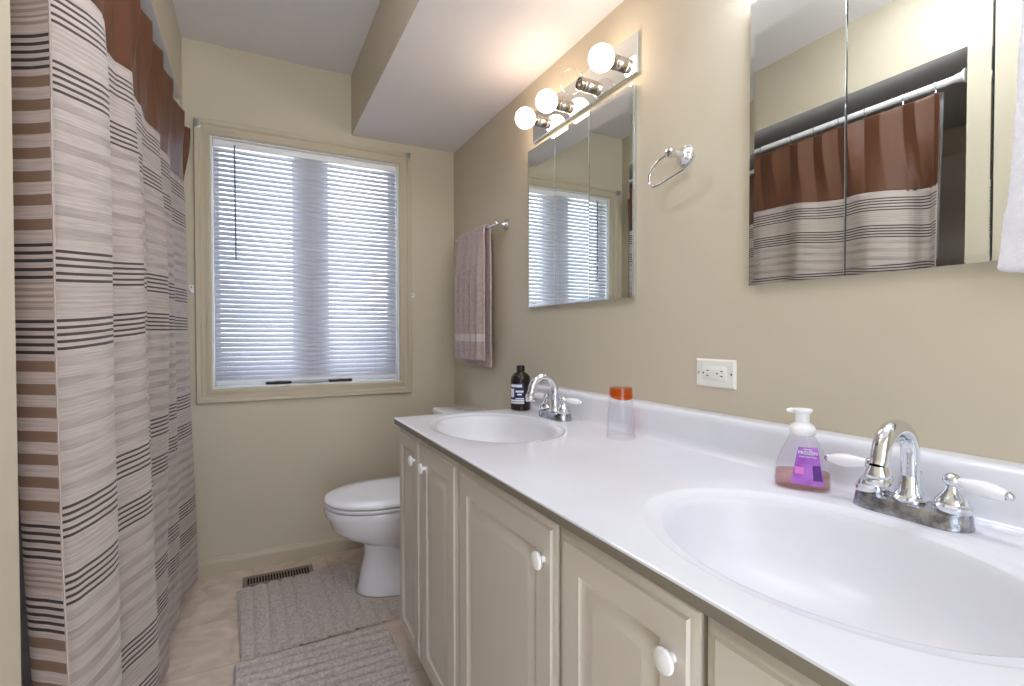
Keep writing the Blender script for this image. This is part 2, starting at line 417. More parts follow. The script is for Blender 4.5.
# ------------------------------------------------------------------ window
win = bpy.data.objects.new('window_1', None); COL.objects.link(win); win.location = (0.263, YF, H - 0.297); win['kind'] = 'structure'
def casing(b):
    # moulded picture-frame casing, mitred
    prof = [(0.0, 0.0), (0.0, 0.010), (0.006, 0.016), (0.020, 0.016), (0.026, 0.012), (0.036, 0.012), (0.044, 0.020), (0.058, 0.020), (0.061, 0.016), (0.061, 0.0)]
    corners = [(WX0, WZ0, -1, -1), (WX1, WZ0, 1, -1), (WX1, WZ1, 1, 1), (WX0, WZ1, -1, 1)]
    rings = [[(cx + sx * d, YF - h, cz + sz * d) for d, h in prof] for cx, cz, sx, sz in corners]
    R = [[b.verts.new(p) for p in r] for r in rings]; n = len(prof)
    for i in range(4):
        j = (i + 1) % 4
        for k in range(n - 1): b.faces.new((R[i][k], R[j][k], R[j][k + 1], R[i][k + 1]))
    bmesh.ops.recalc_face_normals(b, faces=b.faces)
b = BM(); casing(b); obj('window_casing', b, M['trim'], win)
b = BM(); y0, y1 = YF + 0.001, YF + 0.13; t = 0.006
box(b, WX0, WX0 + t, y0, y1, WZ0, WZ1); box(b, WX1 - t, WX1, y0, y1, WZ0, WZ1)
box(b, WX0 + t, WX1 - t, y0, y1, WZ0, WZ0 + t); box(b, WX0 + t, WX1 - t, y0, y1, WZ1 - t, WZ1)
obj('window_jamb', b, M['vinyl'], win, smooth=False)
def sash(x0, x1, gx0, gx1):
    z0, z1 = WZ0 + t, WZ1 - t; g0, g1 = z0 + 0.028, z1 - 0.028; ya, yb = YF + 0.075, YF + 0.115
    b = BM()
    box(b, x0, gx0, ya, yb, z0, z1, 0.003); box(b, gx1, x1, ya, yb, z0, z1, 0.003)
    box(b, gx0, gx1, ya, yb, z0, g0, 0.003); box(b, gx0, gx1, ya, yb, g1, z1, 0.003)
    s = obj('window_sash', b, M['vinyl'], win)
    b = BM(); box(b, gx0, gx1, YF + 0.092, YF + 0.096, g0, g1); obj('glass_pane', b, M['pane'], s, root=win, smooth=False)
sash(WX0 + t, 0.235, -0.122, 0.182); sash(0.293, WX1 - t, 0.345, 0.640)
b = BM(); box(b, 0.235, 0.293, YF + 0.06, YF + 0.125, WZ0 + t, WZ1 - t, 0.002); obj('mullion', b, M['vinyl'], win)
for cx in (0.115, 0.395):
    b = BM(); box(b, cx - 0.055, cx + 0.055, YF + 0.040, YF + 0.075, WZ0 + 0.006, WZ0 + 0.018, 0.004)
    lathe(b, [(0.012, 0.012), (0.011, 0.026), (0.007, 0.030)], (cx, YF + 0.05, WZ0 + 0.006), seg=16)
    tube(b, smooth_path([(cx, YF + 0.048, WZ0 + 0.032), (cx + 0.02, YF + 0.040, WZ0 + 0.036), (cx + 0.045, YF + 0.036, WZ0 + 0.026)], 4), 0.004, 8)
    obj('window_crank', b, M['black'], win)

# venetian blind
bl = thing('venetian_blind', 'white horizontal slat blind lowered inside the cream window frame', 'blind', (0.27, YF + 0.03, H - 0.21))
bx0, bx1, by = -0.140, 0.668, YF + 0.030
b = BM(); box(b, bx0 - 0.002, bx1 + 0.002, by - 0.016, by + 0.016, WZ1 - 0.034, WZ1 - 0.006, 0.003); obj('headrail', b, M['plastic'], bl)
b = BM(); ns = 48; ztop = WZ1 - 0.050; zbot = H - 0.195
for i in range(ns):
    zc = ztop - (ztop - zbot) * (i + 0.0) / (ns - 1)
    a = math.radians(54)
    pr = []
    for s in (-1, -0.5, 0, 0.5, 1):
        c = 0.0022 * (1 - s * s)
        pr.append((s * 0.0125 * math.cos(a) - c * math.sin(a), -s * 0.0125 * math.sin(a) * -1 + c * math.cos(a)))
    rings = []
    for d, zz in pr: rings.append((d, zz))
    V = [[b.verts.new((x, by + d, zc + zz)) for d, zz in rings] for x in (bx0 + random.uniform(-.001, .001), bx1 + random.uniform(-.001, .001))]
    for k in range(4): b.faces.new((V[0][k], V[1][k], V[1][k + 1], V[0][k + 1]))
sl = obj('slats', b, M['slat'], bl); solid(sl, 0.0006)
b = BM(); box(b, bx0, bx1, by - 0.012, by + 0.012, H - 0.214, H - 0.203, 0.002); obj('bottom_rail', b, M['plastic'], bl)
for cx in (-0.035, 0.27, 0.56):
    b = BM()
    tube(b, [(cx, by - 0.0135, WZ1 - 0.034), (cx, by - 0.0135, H - 0.205)], 0.0006, 6); tube(b, [(cx, by + 0.0135, WZ1 - 0.034), (cx, by + 0.0135, H - 0.205)], 0.0006, 6)
    obj('ladder_cord', b, M['plastic'], bl)
b = BM(); tube(b, [(-0.058, by - 0.020, WZ1 - 0.025), (-0.058, by - 0.024, WZ1 - 0.05), (-0.056, by - 0.026, H + 0.335)], 0.0035, 6)
obj('tilt_wand', b, mat('smoky_wand', (120, 122, 138), 0.2, var=0.05), bl, label='translucent smoky tilt wand')

# small hardware round the window
def bracket(x, z, lab):
    b = BM(); box(b, x - 0.010, x + 0.010, YF - 0.0225, YF - 0.0205, z - 0.018, z + 0.018, 0.001)
    box(b, x - 0.008, x - 0.005, YF - 0.045, YF - 0.0225, z - 0.010, z + 0.012, 0.001); box(b, x + 0.005, x + 0.008, YF - 0.045, YF - 0.0225, z - 0.010, z + 0.012, 0.001)
    o = obj('curtain_rod_bracket', b, mat('bracket_metal', (176, 176, 178), 0.35, 0.6, var=0.05)); tag(o, lab, 'bracket', 'rod brackets on the window casing')
bracket(-0.196, H + 0.905, 'small metal rod bracket on the upper left corner of the window casing')
bracket(0.716, H + 0.912, 'small metal rod bracket on the upper right corner of the window casing')
def cleat(x, z, lab):
    t_ = thing('holdback_hook', lab, 'hook', (x, YF, z), 'white holdbacks beside the window')
    b = BM(); box(b, x - 0.010, x + 0.010, YF - 0.006, YF - 0.0002, z - 0.017, z + 0.019, 0.003); obj('plate', b, M['plastic'], t_)
    b = BM(); tube(b, smooth_path([(x, YF - 0.004, z - 0.006), (x, YF - 0.020, z - 0.010), (x, YF - 0.026, z - 0.002)], 4), 0.004, 10); obj('hook', b, M['plastic'], t_)
    b = BM(); lathe(b, [(0.003, 0), (0.003, 0.0025)], (x, YF - 0.0055, z + 0.010), (0, -1, 0), 10); obj('screw', b, M['dark'], t_, label='dark screw head')
cleat(-0.226, H + 0.196, 'small white plastic holdback on the wall left of the window, next to the shower curtain')
cleat(0.745, H + 0.197, 'small white plastic holdback on the wall right of the window')

# ------------------------------------------------------------------ tub
tb = thing('bathtub', 'white alcove bathtub mostly hidden behind the striped shower curtain', 'bathtub', (-0.67, 1.65, 0))
tx0, tx1, ty0, ty1, tz = AX + 0.009, -0.285, AY0 + 0.010, AY1 - 0.010, 0.425
def rrect(cx, cy, hx, hy, r, z, n=8):
    p = []
    for qx, qy, a0 in ((1, 1, 0), (-1, 1, 90), (-1, -1, 180), (1, -1, 270)):
        for k in range(n + 1):
            a = math.radians(a0 + 90 * k / n); p.append((cx + qx * (hx - r) + r * math.cos(a), cy + qy * (hy - r) + r * math.sin(a), z))
    return p
cx, cy, hx, hy = (tx0 + tx1) / 2, (ty0 + ty1) / 2, (tx1 - tx0) / 2, (ty1 - ty0) / 2
b = BM(); loft(b, [rrect(cx, cy, hx - .01, hy, .02, 0.0), rrect(cx, cy, hx - .01, hy, .02, tz - .05), rrect(cx, cy, hx, hy, .02, tz - .045), rrect(cx, cy, hx, hy, .02, tz - .008), rrect(cx, cy, hx - .006, hy - .006, .02, tz),
    rrect(cx, cy, hx - .06, hy - .07, .12, tz), rrect(cx, cy, hx - .07, hy - .08, .12, tz - .01), rrect(cx, cy, hx - .10, hy - .14, .12, .16), rrect(cx, cy, hx - .16, hy - .22, .12, .12)])
obj('tub_shell', b, M['tub'], tb)

# ------------------------------------------------------------------ shower rod, rings, curtain, liner
RX, RZ = -0.274, H + 0.892
rod = thing('shower_rod', 'white round shower rod spanning the top of the tub opening', 'curtain rod', (RX, 1.65, RZ))
b = BM(); tube(b, [(RX, AY0 + 0.010, RZ), (RX, 1.6, RZ)], 0.0125, 20); tube(b, [(RX, 1.6, RZ), (RX, AY1 - 0.010, RZ)], 0.0108, 20); obj('rod_tube', b, M['plastic'], rod)
for yy, s in ((AY0 + 0.0085, 1), (AY1 - 0.0085, -1)):
    b = BM(); lathe(b, [(0.024, 0), (0.024, 0.006), (0.017, 0.014), (0.015, 0.03)], (RX, yy, RZ), (0, s, 0), 24); obj('rod_end_cap', b, M['plastic'], rod)

HY = [0.907, 1.008, 1.14, 1.24, 1.345, 1.45, 1.60, 1.755, 1.915, 2.13, 2.44]
CT, CBORD, CB = H + 0.864, H + 0.535, H - 0.985
# curtain plan: (y, x at border height, x at middle, x at hem)
PL = [(0.890, -0.238, -0.237, -0.217), (0.907, -0.260, -0.260, -0.236), (0.930, -0.296, -0.292, -0.262), (0.955, -0.297, -0.292, -0.262), (0.975, -0.268, -0.266, -0.245), (1.00, -0.246, -0.245, -0.226),
      (1.10, -0.215, -0.213, -0.204), (1.20, -0.256, -0.258, -0.252), (1.27, -0.252, -0.248, -0.236), (1.38, -0.227, -0.211, -0.190), (1.47, -0.258, -0.256, -0.245),
      (1.58, -0.245, -0.236, -0.224), (1.66, -0.258, -0.256, -0.244), (1.79, -0.236, -0.218, -0.226), (1.93, -0.258, -0.256, -0.250), (2.06, -0.238, -0.232, -0.224),
      (2.17, -0.257, -0.255, -0.246), (2.36, -0.227, -0.223, -0.198), (2.46, -0.256, -0.252, -0.236)]
SP = [0.0]
for i in range(1, len(PL)): SP.append(SP[-1] + math.hypot(PL[i][0] - PL[i - 1][0], (PL[i][2] - PL[i - 1][2])))
SM = SP[-1]
def body(s, z):
    # position along plan
    for i in range(len(SP) - 1):
        if s <= SP[i + 1] or i == len(SP) - 2: break
    t = (s - SP[i]) / (SP[i + 1] - SP[i])
    def cr(a, b_, c, d): return 0.5 * (2 * b_ + (c - a) * t + (2 * a - 5 * b_ + 4 * c - d) * t * t + (3 * b_ - a - 3 * c + d) * t ** 3)
    I = [max(i - 1, 0), i, i + 1, min(i + 2, len(PL) - 1)]
    y = cr(*[PL[k][0] for k in I])
    xs = [cr(*[PL[k][j] for k in I]) for j in (1, 2, 3)]
    if z > H + 0.1: x = xs[1] + (xs[0] - xs[1]) * sstep(H + 0.1, CBORD + .05, z)
    else: x = xs[1] + (xs[2] - xs[1]) * (1 - sstep(CB, H + 0.1, z))
    return x, y
def topxy(f):
    y = 0.882 + (2.475 - 0.882) * f
    # distance to the pair of neighbouring hooks
    hs = [0.86] + HY + [2.48]
    for i in range(len(hs) - 1):
        if y <= hs[i + 1]: break
    q = (y - hs[i]) / (hs[i + 1] - hs[i]); tri = 1 - abs(2 * q - 1)
    tipx = interp([0.9, 1.5, 1.7, 2.0, 2.4], [0.026, 0.026, 0.030, 0.036, 0.042], y)
    return -0.258 + tipx * tri, y, 0.012 * math.sin(PI * max(0, min(1, q)))
def curtain_pt(f, z):
    s = f * SM
    x, y = body(s, z)
    xt, yt, sag = topxy(f)
    w = sstep(CBORD - 0.15, CT - 0.02, z)
    x = x + (xt - x) * w; y = y + (yt - y) * w
    x += 0.0035 * noise.noise(Vector((y * 9, z * 1.3, 0.3))) + 0.0012 * noise.noise(Vector((y * 40, z * 6, 5)))
    if z > CBORD: z = z - sag * sstep(CBORD, CT, z)
    z += interp([0.9, 1.2, 1.5, 2.4], [0.0, 0.025, 0.055, 0.065], y) * (sstep(CB, CBORD, z) * (1 - sstep(CBORD, CT, z)))
    return Vector((x, y, z))
cur = thing('shower_curtain', 'floor length shower curtain, brown satin top over beige and dark striped weave', 'shower curtain', (-0.25, 1.65, CB))
def uvf(z0, z1): return lambda f, j: (f * SM, (H + 0.514 - (z0 + (z1 - z0) * j)) + 0.385)
NU = 420
b = BM(); grid(b, lambda f, j: curtain_pt(f, CB + (CBORD - CB) * j) + (Vector((0, 0, 0.006 * math.sin(f * 30))) if j == 0 else Vector((0, 0, 0))), NU, 130, uvf(CB, CBORD))
bmesh.ops.recalc_face_normals(b, faces=b.faces)
# make sure the front faces the room
b.faces.ensure_lookup_table()
fc = [f for f in b.faces if abs(f.calc_center_median().y - 1.38) < 0.02]
if sum(f.normal.x for f in fc) < 0: bmesh.ops.reverse_faces(b, faces=b.faces)
wv = obj('striped_panel', b, M['stripe_front'], cur, mats=[M['stripe_front'], M['stripe_back']]); solid(wv, 0.0015, -1, 1)
b = BM(); grid(b, lambda f, j: curtain_pt(f, CBORD - 0.004 + (CT - CBORD + 0.004) * j) + Vector((-0.0008, 0, 0)), NU, 34)
sp_ = obj('satin_band', b, M['satin'], cur); solid(sp_, 0.0012, 0)
b = BM(); tube(b, [curtain_pt(0, CB + (CBORD - CB) * j / 60) + Vector((0.0, -0.0005, 0)) for j in range(61)], 0.0015, 6)
obj('side_hem', b, mat('hem_thread', (176, 160, 150), 0.9, bump=0.5, bscale=300, var=0.1), cur)

lin_ = thing('shower_liner', 'white vinyl shower liner hanging behind the striped curtain', 'shower liner', (-0.30, 1.65, 0.12))
def liner_pt(f, j):
    z = 0.45 + (CT + 0.012 - 0.45) * j; y = 0.898 + 0.05 * (1 - j) + (2.47 - 0.898) * f * (1 - 0.03 * (1 - j))
    hs = [0.84] + HY + [2.48]
    for i in range(len(hs) - 1):
        if y <= hs[i + 1]: break
    q = (y - hs[i]) / (hs[i + 1] - hs[i])
    xx = -0.301 + (-0.010 * math.sin(2 * PI * f * 13) if j < 1 else 0) * (1 - j * 0.5)
    return Vector((xx - 0.045 * (1 - j), y, z - 0.010 * math.sin(PI * max(0, min(1, q))) * j))
b = BM(); grid(b, liner_pt, 200, 40); lo = obj('vinyl_sheet', b, M['liner'], lin_); solid(lo, 0.0006)

hook0 = None
for i, hy in enumerate(HY):
    if i == 0:
        b = BM(); pts = [(RX + 0.018 * math.sin(a), hy, RZ + 0.018 * math.cos(a)) for a in [2 * PI * k / 24 - 2.5 for k in range(20)]]
        pts = pts + [(-0.262, hy, H + 0.862), (-0.258, hy, H + 0.857), (-0.253, hy, H + 0.860)]
        tube(b, pts, 0.0014, 8)
        hook0 = obj('curtain_ring', b, M['chrome']); tag(hook0, '', 'curtain ring', 'curtain rings on the shower rod'); o = hook0; base = hook0.location.copy()
    else:
        o = hook0.copy(); COL.objects.link(o); o.location = base + Vector((0, hy - HY[0], 0))
    o['label'] = 'thin chrome curtain ring on the white shower rod holding the brown satin top'

# ------------------------------------------------------------------ vanity
YE = 1.63; YV0 = -0.25; CZ = H - 0.270; FX = 0.423
def cab_body(b, y0, y1):
    zt = CZ - 0.022
    zs = CZ - 0.165          # side panels stop under the basins
    box(b, 0.463, 0.96, y0, y0 + 0.016, 0.10, zs); box(b, 0.463, 0.96, y1 - 0.016, y1 if y1 < 1.6 else y1, 0.10, zs)
    box(b, 0.445, 0.463, y0, y0 + 0.016, 0.10, zt); box(b, 0.445, 0.463, y1 - 0.016, y1, 0.10, zt)
    if y1 > 1.6: box(b, 0.463, 0.96, y1 - 0.006, y1, zs, zt)
    box(b, 0.445, 0.96, y0 + 0.016, y1 - 0.016, 0.10, 0.116); box(b, 0.95, 0.96, y0 + 0.016, y1 - 0.016, 0.116, zt)
    box(b, 0.445, 0.463, y0 + 0.016, y1 - 0.016, zt - 0.04, zt)
    box(b, 0.500, 0.515, y0 + 0.001, y1 - 0.001, 0.0, 0.10)
def door_panel(y0, y1, z0, z1):
    """raised-panel door: rounded outer edge, recessed groove, raised field"""
    b = BM(); x = FX
    st = min(0.058, (y1 - y0) * 0.2)
    prof = [(0.0, 0.019), (0.0, 0.007), (0.003, 0.0045), (0.012, 0.0035), (0.015, 0.0), (st, 0.0), (st + 0.004, 0.0045), (st + 0.010, 0.0065), (st + 0.016, 0.0055), (st + 0.030, 0.0010), (st + 0.034, 0.0010)]
    rings = [[(x + d, y0 + i, z0 + i), (x + d, y1 - i, z0 + i), (x + d, y1 - i, z1 - i), (x + d, y0 + i, z1 - i)] for i, d in prof]
    loft(b, rings, True)
    return b
def knob(b, y, z):
    lathe(b, [(0.006, 0.0), (0.0050, 0.004), (0.006, 0.008), (0.0130, 0.011), (0.0150, 0.0145), (0.0138, 0.018), (0.008, 0.0205), (0.001, 0.021)], (FX + 0.001, y, z), (-1, 0, 0), 28)
DZ0, DZ1 = 0.108, H - 0.300
units = [((1.094, 1.622), [(1.388, 1.620, 1.430), (1.100, 1.383, 1.333)], 'two door cream vanity cabinet beside the toilet'),
         ((0.378, 1.094), [(0.666, 1.094, 0.702), (0.382, 0.660, 0.418)], 'cream vanity cabinet in the middle with a wide and a narrow raised panel door'),
         ((-0.24, 0.378), [(0.085, 0.376, None), (-0.235, 0.080, -0.10)], 'cream vanity cabinet nearest the camera under the large near sink')]
for (a, c), doors, lab in units:
    u = thing('vanity_cabinet', lab, 'cabinet', ((0.7), (a + c) / 2, 0), 'vanity cabinets under the marble top')
    b = BM(); cab_body(b, a + 0.0008, c - 0.0008); obj('cabinet_body', b, M['cabinet'], u, smooth=False)
    for y0, y1, ky in doors:
        d = obj('door', door_panel(y0 + 0.0015, y1 - 0.0015, DZ0, DZ1), M['door'], u)
        if ky is not None:
            b = BM(); knob(b, ky, H - 0.367); obj('knob', b, M['plastic'], d, root=u, label='round white knob')

# countertop with two moulded basins
CX0, CXB = 0.412, 0.912
SINKS = [(0.645, 0.385), (0.645, 1.352)]
ct = thing('countertop', 'long white cultured marble vanity top with two moulded oval sinks', 'countertop', (0.69, 0.69, CZ - 0.02))
def top_slab(b):
    segs = [YV0]; half = 0.27
    def flat(y0, y1):
        if y1 > y0 + 1e-4: poly(b, [(CX0 + 0.004, y0, CZ), (CXB, y0, CZ), (CXB, y1, CZ), (CX0 + 0.004, y1, CZ)])
    cells = [(cy - half, min(cy + half, YE)) for _, cy in SINKS]
    flat(YV0, cells[0][0]); flat(cells[0][1], cells[1][0]); flat(cells[1][1], YE)
    for (sx, sy), (y0, y1) in zip(SINKS, cells):
        x0, x1 = CX0 + 0.004, CXB
        N = 128
        angs = sorted([2 * PI * k / N for k in range(N)] + [math.atan2(yy - sy, xx - sx) % (2 * PI) for xx in (x0, x1) for yy in (y0, y1)])
        outer = []
        for a in angs:
            ca, sa = math.cos(a), math.sin(a)
            t_ = min([((x1 if ca > 0 else x0) - sx) / ca if abs(ca) > 1e-9 else 1e9, ((y1 if sa > 0 else y0) - sy) / sa if abs(sa) > 1e-9 else 1e9])
            outer.append((sx + ca * t_, sy + sa * t_, CZ))
        def ell(k, dz):
            r = []
            for a, o_ in zip(angs, outer):
                # polar radius of the ellipse so every ring shares the ray angles
                ax, ay = 0.185 * k, 0.25 * k
                rr = 1 / math.sqrt((math.cos(a) / ax) ** 2 + (math.sin(a) / ay) ** 2)
                r.append((sx + math.cos(a) * rr, sy + math.sin(a) * rr, CZ + dz))
            return r
        rings = [outer, ell(1.03, 0.0), ell(1.01, -0.0005), ell(0.985, -0.0035), ell(0.97, -0.0045), ell(0.895, -0.0065)]
        R = [[b.verts.new(p) for p in r] for r in rings]; n = len(angs)
        for i in range(len(R) - 1):
            for k in range(n): b.faces.new((R[i][k], R[i][(k + 1) % n], R[i + 1][(k + 1) % n], R[i + 1][k]))
b = BM(); top_slab(b)
# rounded front nose, ends and underside
def nose(b):
    pr = [(CX0 + 0.004, CZ), (CX0 + 0.001, CZ - 0.0008), (CX0 + 0.0003, CZ - 0.002), (CX0 + 0.0003, CZ - 0.004)]
    V = [[b.verts.new((x, y, z)) for x, z in pr] for y in (YV0, YE)]
    for k in range(len(pr) - 1): b.faces.new((V[0][k], V[0][k + 1], V[1][k + 1], V[1][k]))
nose(b)
for yy in (YV0, YE):
    poly(b, [(CX0 + 0.004, yy, CZ), (XR - 0.001, yy, CZ), (XR - 0.001, yy, CZ - 0.018), (CX0 + 0.001, yy, CZ - 0.018)])
poly(b, [(0.94, YV0, CZ - 0.018), (0.50, YV0, CZ - 0.018), (0.50, YE, CZ - 0.018), (0.94, YE, CZ - 0.018)]) if False else None
bmesh.ops.recalc_face_normals(b, faces=b.faces)
for f in b.faces:
    if abs(f.normal.z) > 0.9 and f.calc_center_median().z > CZ - 0.012 and f.normal.z < 0: f.normal_flip()
obj('top_slab', b, M['marble'], ct)
for i, (sx, sy) in enumerate(SINKS):
    b = BM(); N = 96; prof = [(0.90, -0.0060), (0.888, -0.009), (0.876, -0.016), (0.862, -0.030), (0.83, -0.055), (0.77, -0.082), (0.67, -0.105), (0.52, -0.122), (0.33, -0.131), (0.12, -0.134), (0.10, -0.138), (0.02, -0.138)]
    rings = []
    for k_, dz in prof:
        ax, ay = 0.185 * k_, 0.25 * k_
        if k_ < 0.5: ax = ax * 1.0 + (0.022 if k_ <= 0.12 else 0.0) * 0; 
        sh = 0.02 * (1 - k_ / 0.9)
        if k_ <= 0.12: ax = ay = {0.12: 0.0235, 0.10: 0.021, 0.02: 0.004}[k_]
        rings.append([(sx + sh + ax * math.cos(2 * PI * q / N), sy + ay * math.sin(2 * PI * q / N), CZ + dz) for q in range(N)])
    loft(b, rings, False)
    bs = obj('sink_basin', b, M['basin'], ct)
    b = BM(); lathe(b, [(0.0205, -0.139), (0.0205, -0.1345), (0.017, -0.134), (0.015, -0.137), (0.011, -0.136), (0.010, -0.131), (0.001, -0.130)], (sx + 0.0195, sy, CZ), seg=24)
    obj('drain', b, M['chrome'], bs, root=ct, label='chrome pop up drain')
b = BM(); box(b, CX0, 0.440, YV0, YE, CZ - 0.018, CZ - 0.0035, 0.001); obj('front_edge', b, mat('shaded_edge', (126, 119, 106), 0.4, var=0.04), ct, label='front edge with its shade painted in taupe')  # taupe puts the shade on the white top's edge into its colour
# backsplash with a coved foot and rounded top
b = BM()
pr = [(XR - 0.0005, CZ - 0.018), (XR - 0.0005, H - 0.184), (0.944, H - 0.184), (0.936, H - 0.185), (0.931, H - 0.190), (0.929, H - 0.200), (0.927, CZ + 0.022), (0.924, CZ + 0.010), (0.918, CZ + 0.003), (0.911, CZ + 0.0002), (0.911, CZ - 0.018)]
loft(b, [[(x, y, z) for x, z in pr] for y in (YV0, YE)]); obj('backsplash', b, M['marble'], ct)

# ------------------------------------------------------------------ faucets
def make_faucet(cx, cy, lab, rot=0.0, turn=-0.16):
    f = thing('faucet', lab, 'faucet', (cx, cy, CZ), 'chrome faucets on the vanity top')
    b = BM()
    def stad(hl, hw, z, n=10):
        p = []
        for s, a0 in ((1, 0), (-1, 180)):
            for k in range(n + 1):
                a = math.radians(a0 + 180 * k / n); p.append((cx + hw * math.cos(a), cy + s * (hl - hw) + hw * math.sin(a), z))
        return p
    loft(b, [stad(0.0755, 0.0295, CZ + 0.0003), stad(0.0755, 0.0295, CZ + 0.004), stad(0.0745, 0.0285, CZ + 0.007), stad(0.0735, 0.0275, CZ + 0.018), stad(0.0720, 0.026, CZ + 0.0215), stad(0.0670, 0.021, CZ + 0.0230)])
    obj('base_plate', b, M['worn_chrome'], f, label='spotted chrome base plate')
    b = BM(); lathe(b, [(0.0215, 0.021), (0.0215, 0.026), (0.0175, 0.030), (0.0175, 0.034), (0.0145, 0.038), (0.0135, 0.052), (0.0125, 0.060)], (cx, cy, CZ), seg=28)
    pts = [(cx, cy, CZ + 0.055), (cx, cy, CZ + 0.090)]
    R_ = 0.041; dx, dy = -math.cos(rot), math.sin(rot)
    for k in range(1, 21):
        a = PI * k / 20 * 1.0
        rr = R_ * (1 - math.cos(a)); pts.append((cx + dx * rr, cy + dy * rr, CZ + 0.090 + R_ * 1.08 * math.sin(a)))
    ex, ey = cx + dx * (2 * R_ + 0.004), cy + dy * (2 * R_ + 0.004)
    pts.append((ex, ey, CZ + 0.083))
    rs = [0.0118] * 2 + [0.0118 + 0.0010 * math.sin(PI * k / 20) for k in range(1, 21)] + [0.0115]
    tube(b, pts, rs, 20)
    lathe(b, [(0.0115, 0.085), (0.0125, 0.082), (0.0155, 0.076), (0.0165, 0.071), (0.0150, 0.068), (0.0135, 0.067), (0.0165, 0.063), (0.0150, 0.059), (0.010, 0.058)], (ex, ey, CZ), seg=24)
    obj('spout', b, M['chrome'], f)
    b = BM(); tube(b, [(cx + 0.021, cy, CZ + 0.02), (cx + 0.021, cy, CZ + 0.058)], 0.002, 8); lathe(b, [(0.003, 0), (0.006, 0.003), (0.006, 0.007), (0.002, 0.010)], (cx + 0.021, cy, CZ + 0.057), seg=14)
    obj('pop_up_rod', b, M['chrome'], f)
    for s in (-1, 1):
        hy = cy + s * 0.051
        b = BM(); lathe(b, [(0.021, 0.0215), (0.0225, 0.025), (0.0225, 0.031), (0.0195, 0.034), (0.0195, 0.037), (0.0165, 0.042), (0.0115, 0.048), (0.0085, 0.054), (0.0075, 0.058), (0.0100, 0.061), (0.0112, 0.066), (0.0100, 0.071), (0.006, 0.0745), (0.001, 0.076)], (cx, hy, CZ), seg=28)
        h = obj('handle_hub', b, M['chrome'], f)
        d = Vector((-0.16 if s > 0 else turn, s * 1.0, -0.06)).normalized(); o0 = Vector((cx, hy, CZ + 0.066))
        b = BM(); L_ = [(0.009, 0.0062), (0.014, 0.0072), (0.024, 0.0095), (0.036, 0.0112), (0.048, 0.0104), (0.058, 0.0078), (0.062, 0.0060)]
        tube(b, [o0 + d * q for q, _ in L_], [r for _, r in L_], 18); obj('lever', b, M['porcelain'], h, root=f, label='white porcelain lever')
        b = BM(); lathe(b, [(0.0058, 0.0615), (0.0064, 0.064), (0.0045, 0.068), (0.001, 0.070)], o0, d, 16); obj('lever_tip', b, M['chrome'], h, root=f)
    return f
make_faucet(0.872, 0.389, 'large chrome arched faucet with white levers behind the near sink')
make_faucet(0.874, 1.380, 'chrome arched faucet with white levers behind the far sink', rot=0.12, turn=0.42)

# ------------------------------------------------------------------ medicine cabinets
def medicine_cabinet(y1, lab, tilt=(0, 0, 0)):
    W_ = 0.606; y0 = y1 - W_; z0, z1 = H + 0.107, H + 0.709
    c = thing('medicine_cabinet', lab, 'cabinet', (XR, (y0 + y1) / 2, z0), 'mirrored cabinets above the vanity')
    b = BM(); box(b, XR - 0.011, XR - 0.0003, y0 + 0.002, y1 - 0.002, z0 + 0.002, z1 - 0.002, 0.0005); obj('cabinet_frame', b, M['chrome'], c)
    ys = [y1, y1 - 0.2, y1 - 0.403, y0]
    for k in range(3):
        a, d = ys[k + 1] + 0.0012, ys[k] - 0.0012
        b = BM(); x = XR - 0.018; t_ = 0.005; bw, bd = 0.012, 0.0012
        rings = []
        for i, dd in ((0.0, t_), (0.0, bd), (bw, 0.0)):
            rings.append([(x + dd, a + (i if k == 2 else (0.0008 if i else 0)), z0 + i), (x + dd, d - (i if k == 0 else (0.0008 if i else 0)), z0 + i), (x + dd, d - (i if k == 0 else (0.0008 if i else 0)), z1 - i), (x + dd, a + (i if k == 2 else (0.0008 if i else 0)), z1 - i)])
        # doors hang a hair out of true, so each reflects a slightly different slice of the room
        e = tilt[k]
        def out(p):
            f_ = (d - p[1]) / (d - a) if e > 0 else (p[1] - a) / (d - a)
            return (p[0] - abs(e) * (d - a) * f_, p[1], p[2])
        R = [[b.verts.new(out(p)) for p in r] for r in rings]
        for i in range(2):
            for q in range(4):
                fce = b.faces.new((R[i][q], R[i][(q + 1) % 4], R[i + 1][(q + 1) % 4], R[i + 1][q])); fce.material_index = 1 if i == 0 else 0
        b.faces.new(R[2]); b.faces.new(R[0][::-1]).material_index = 1
        bmesh.ops.recalc_face_normals(b, faces=b.faces)
        obj('mirror_door', b, M['mirror'], c, smooth=False, mats=[M['mirror'], M['mirror_edge']])
medicine_cabinet(1.712, 'three panel mirrored medicine cabinet above the far sink, reflecting the window blind', (0.002, 0.010, -0.008))
medicine_cabinet(0.733, 'three panel mirrored medicine cabinet above the near sink, reflecting the shower curtain')

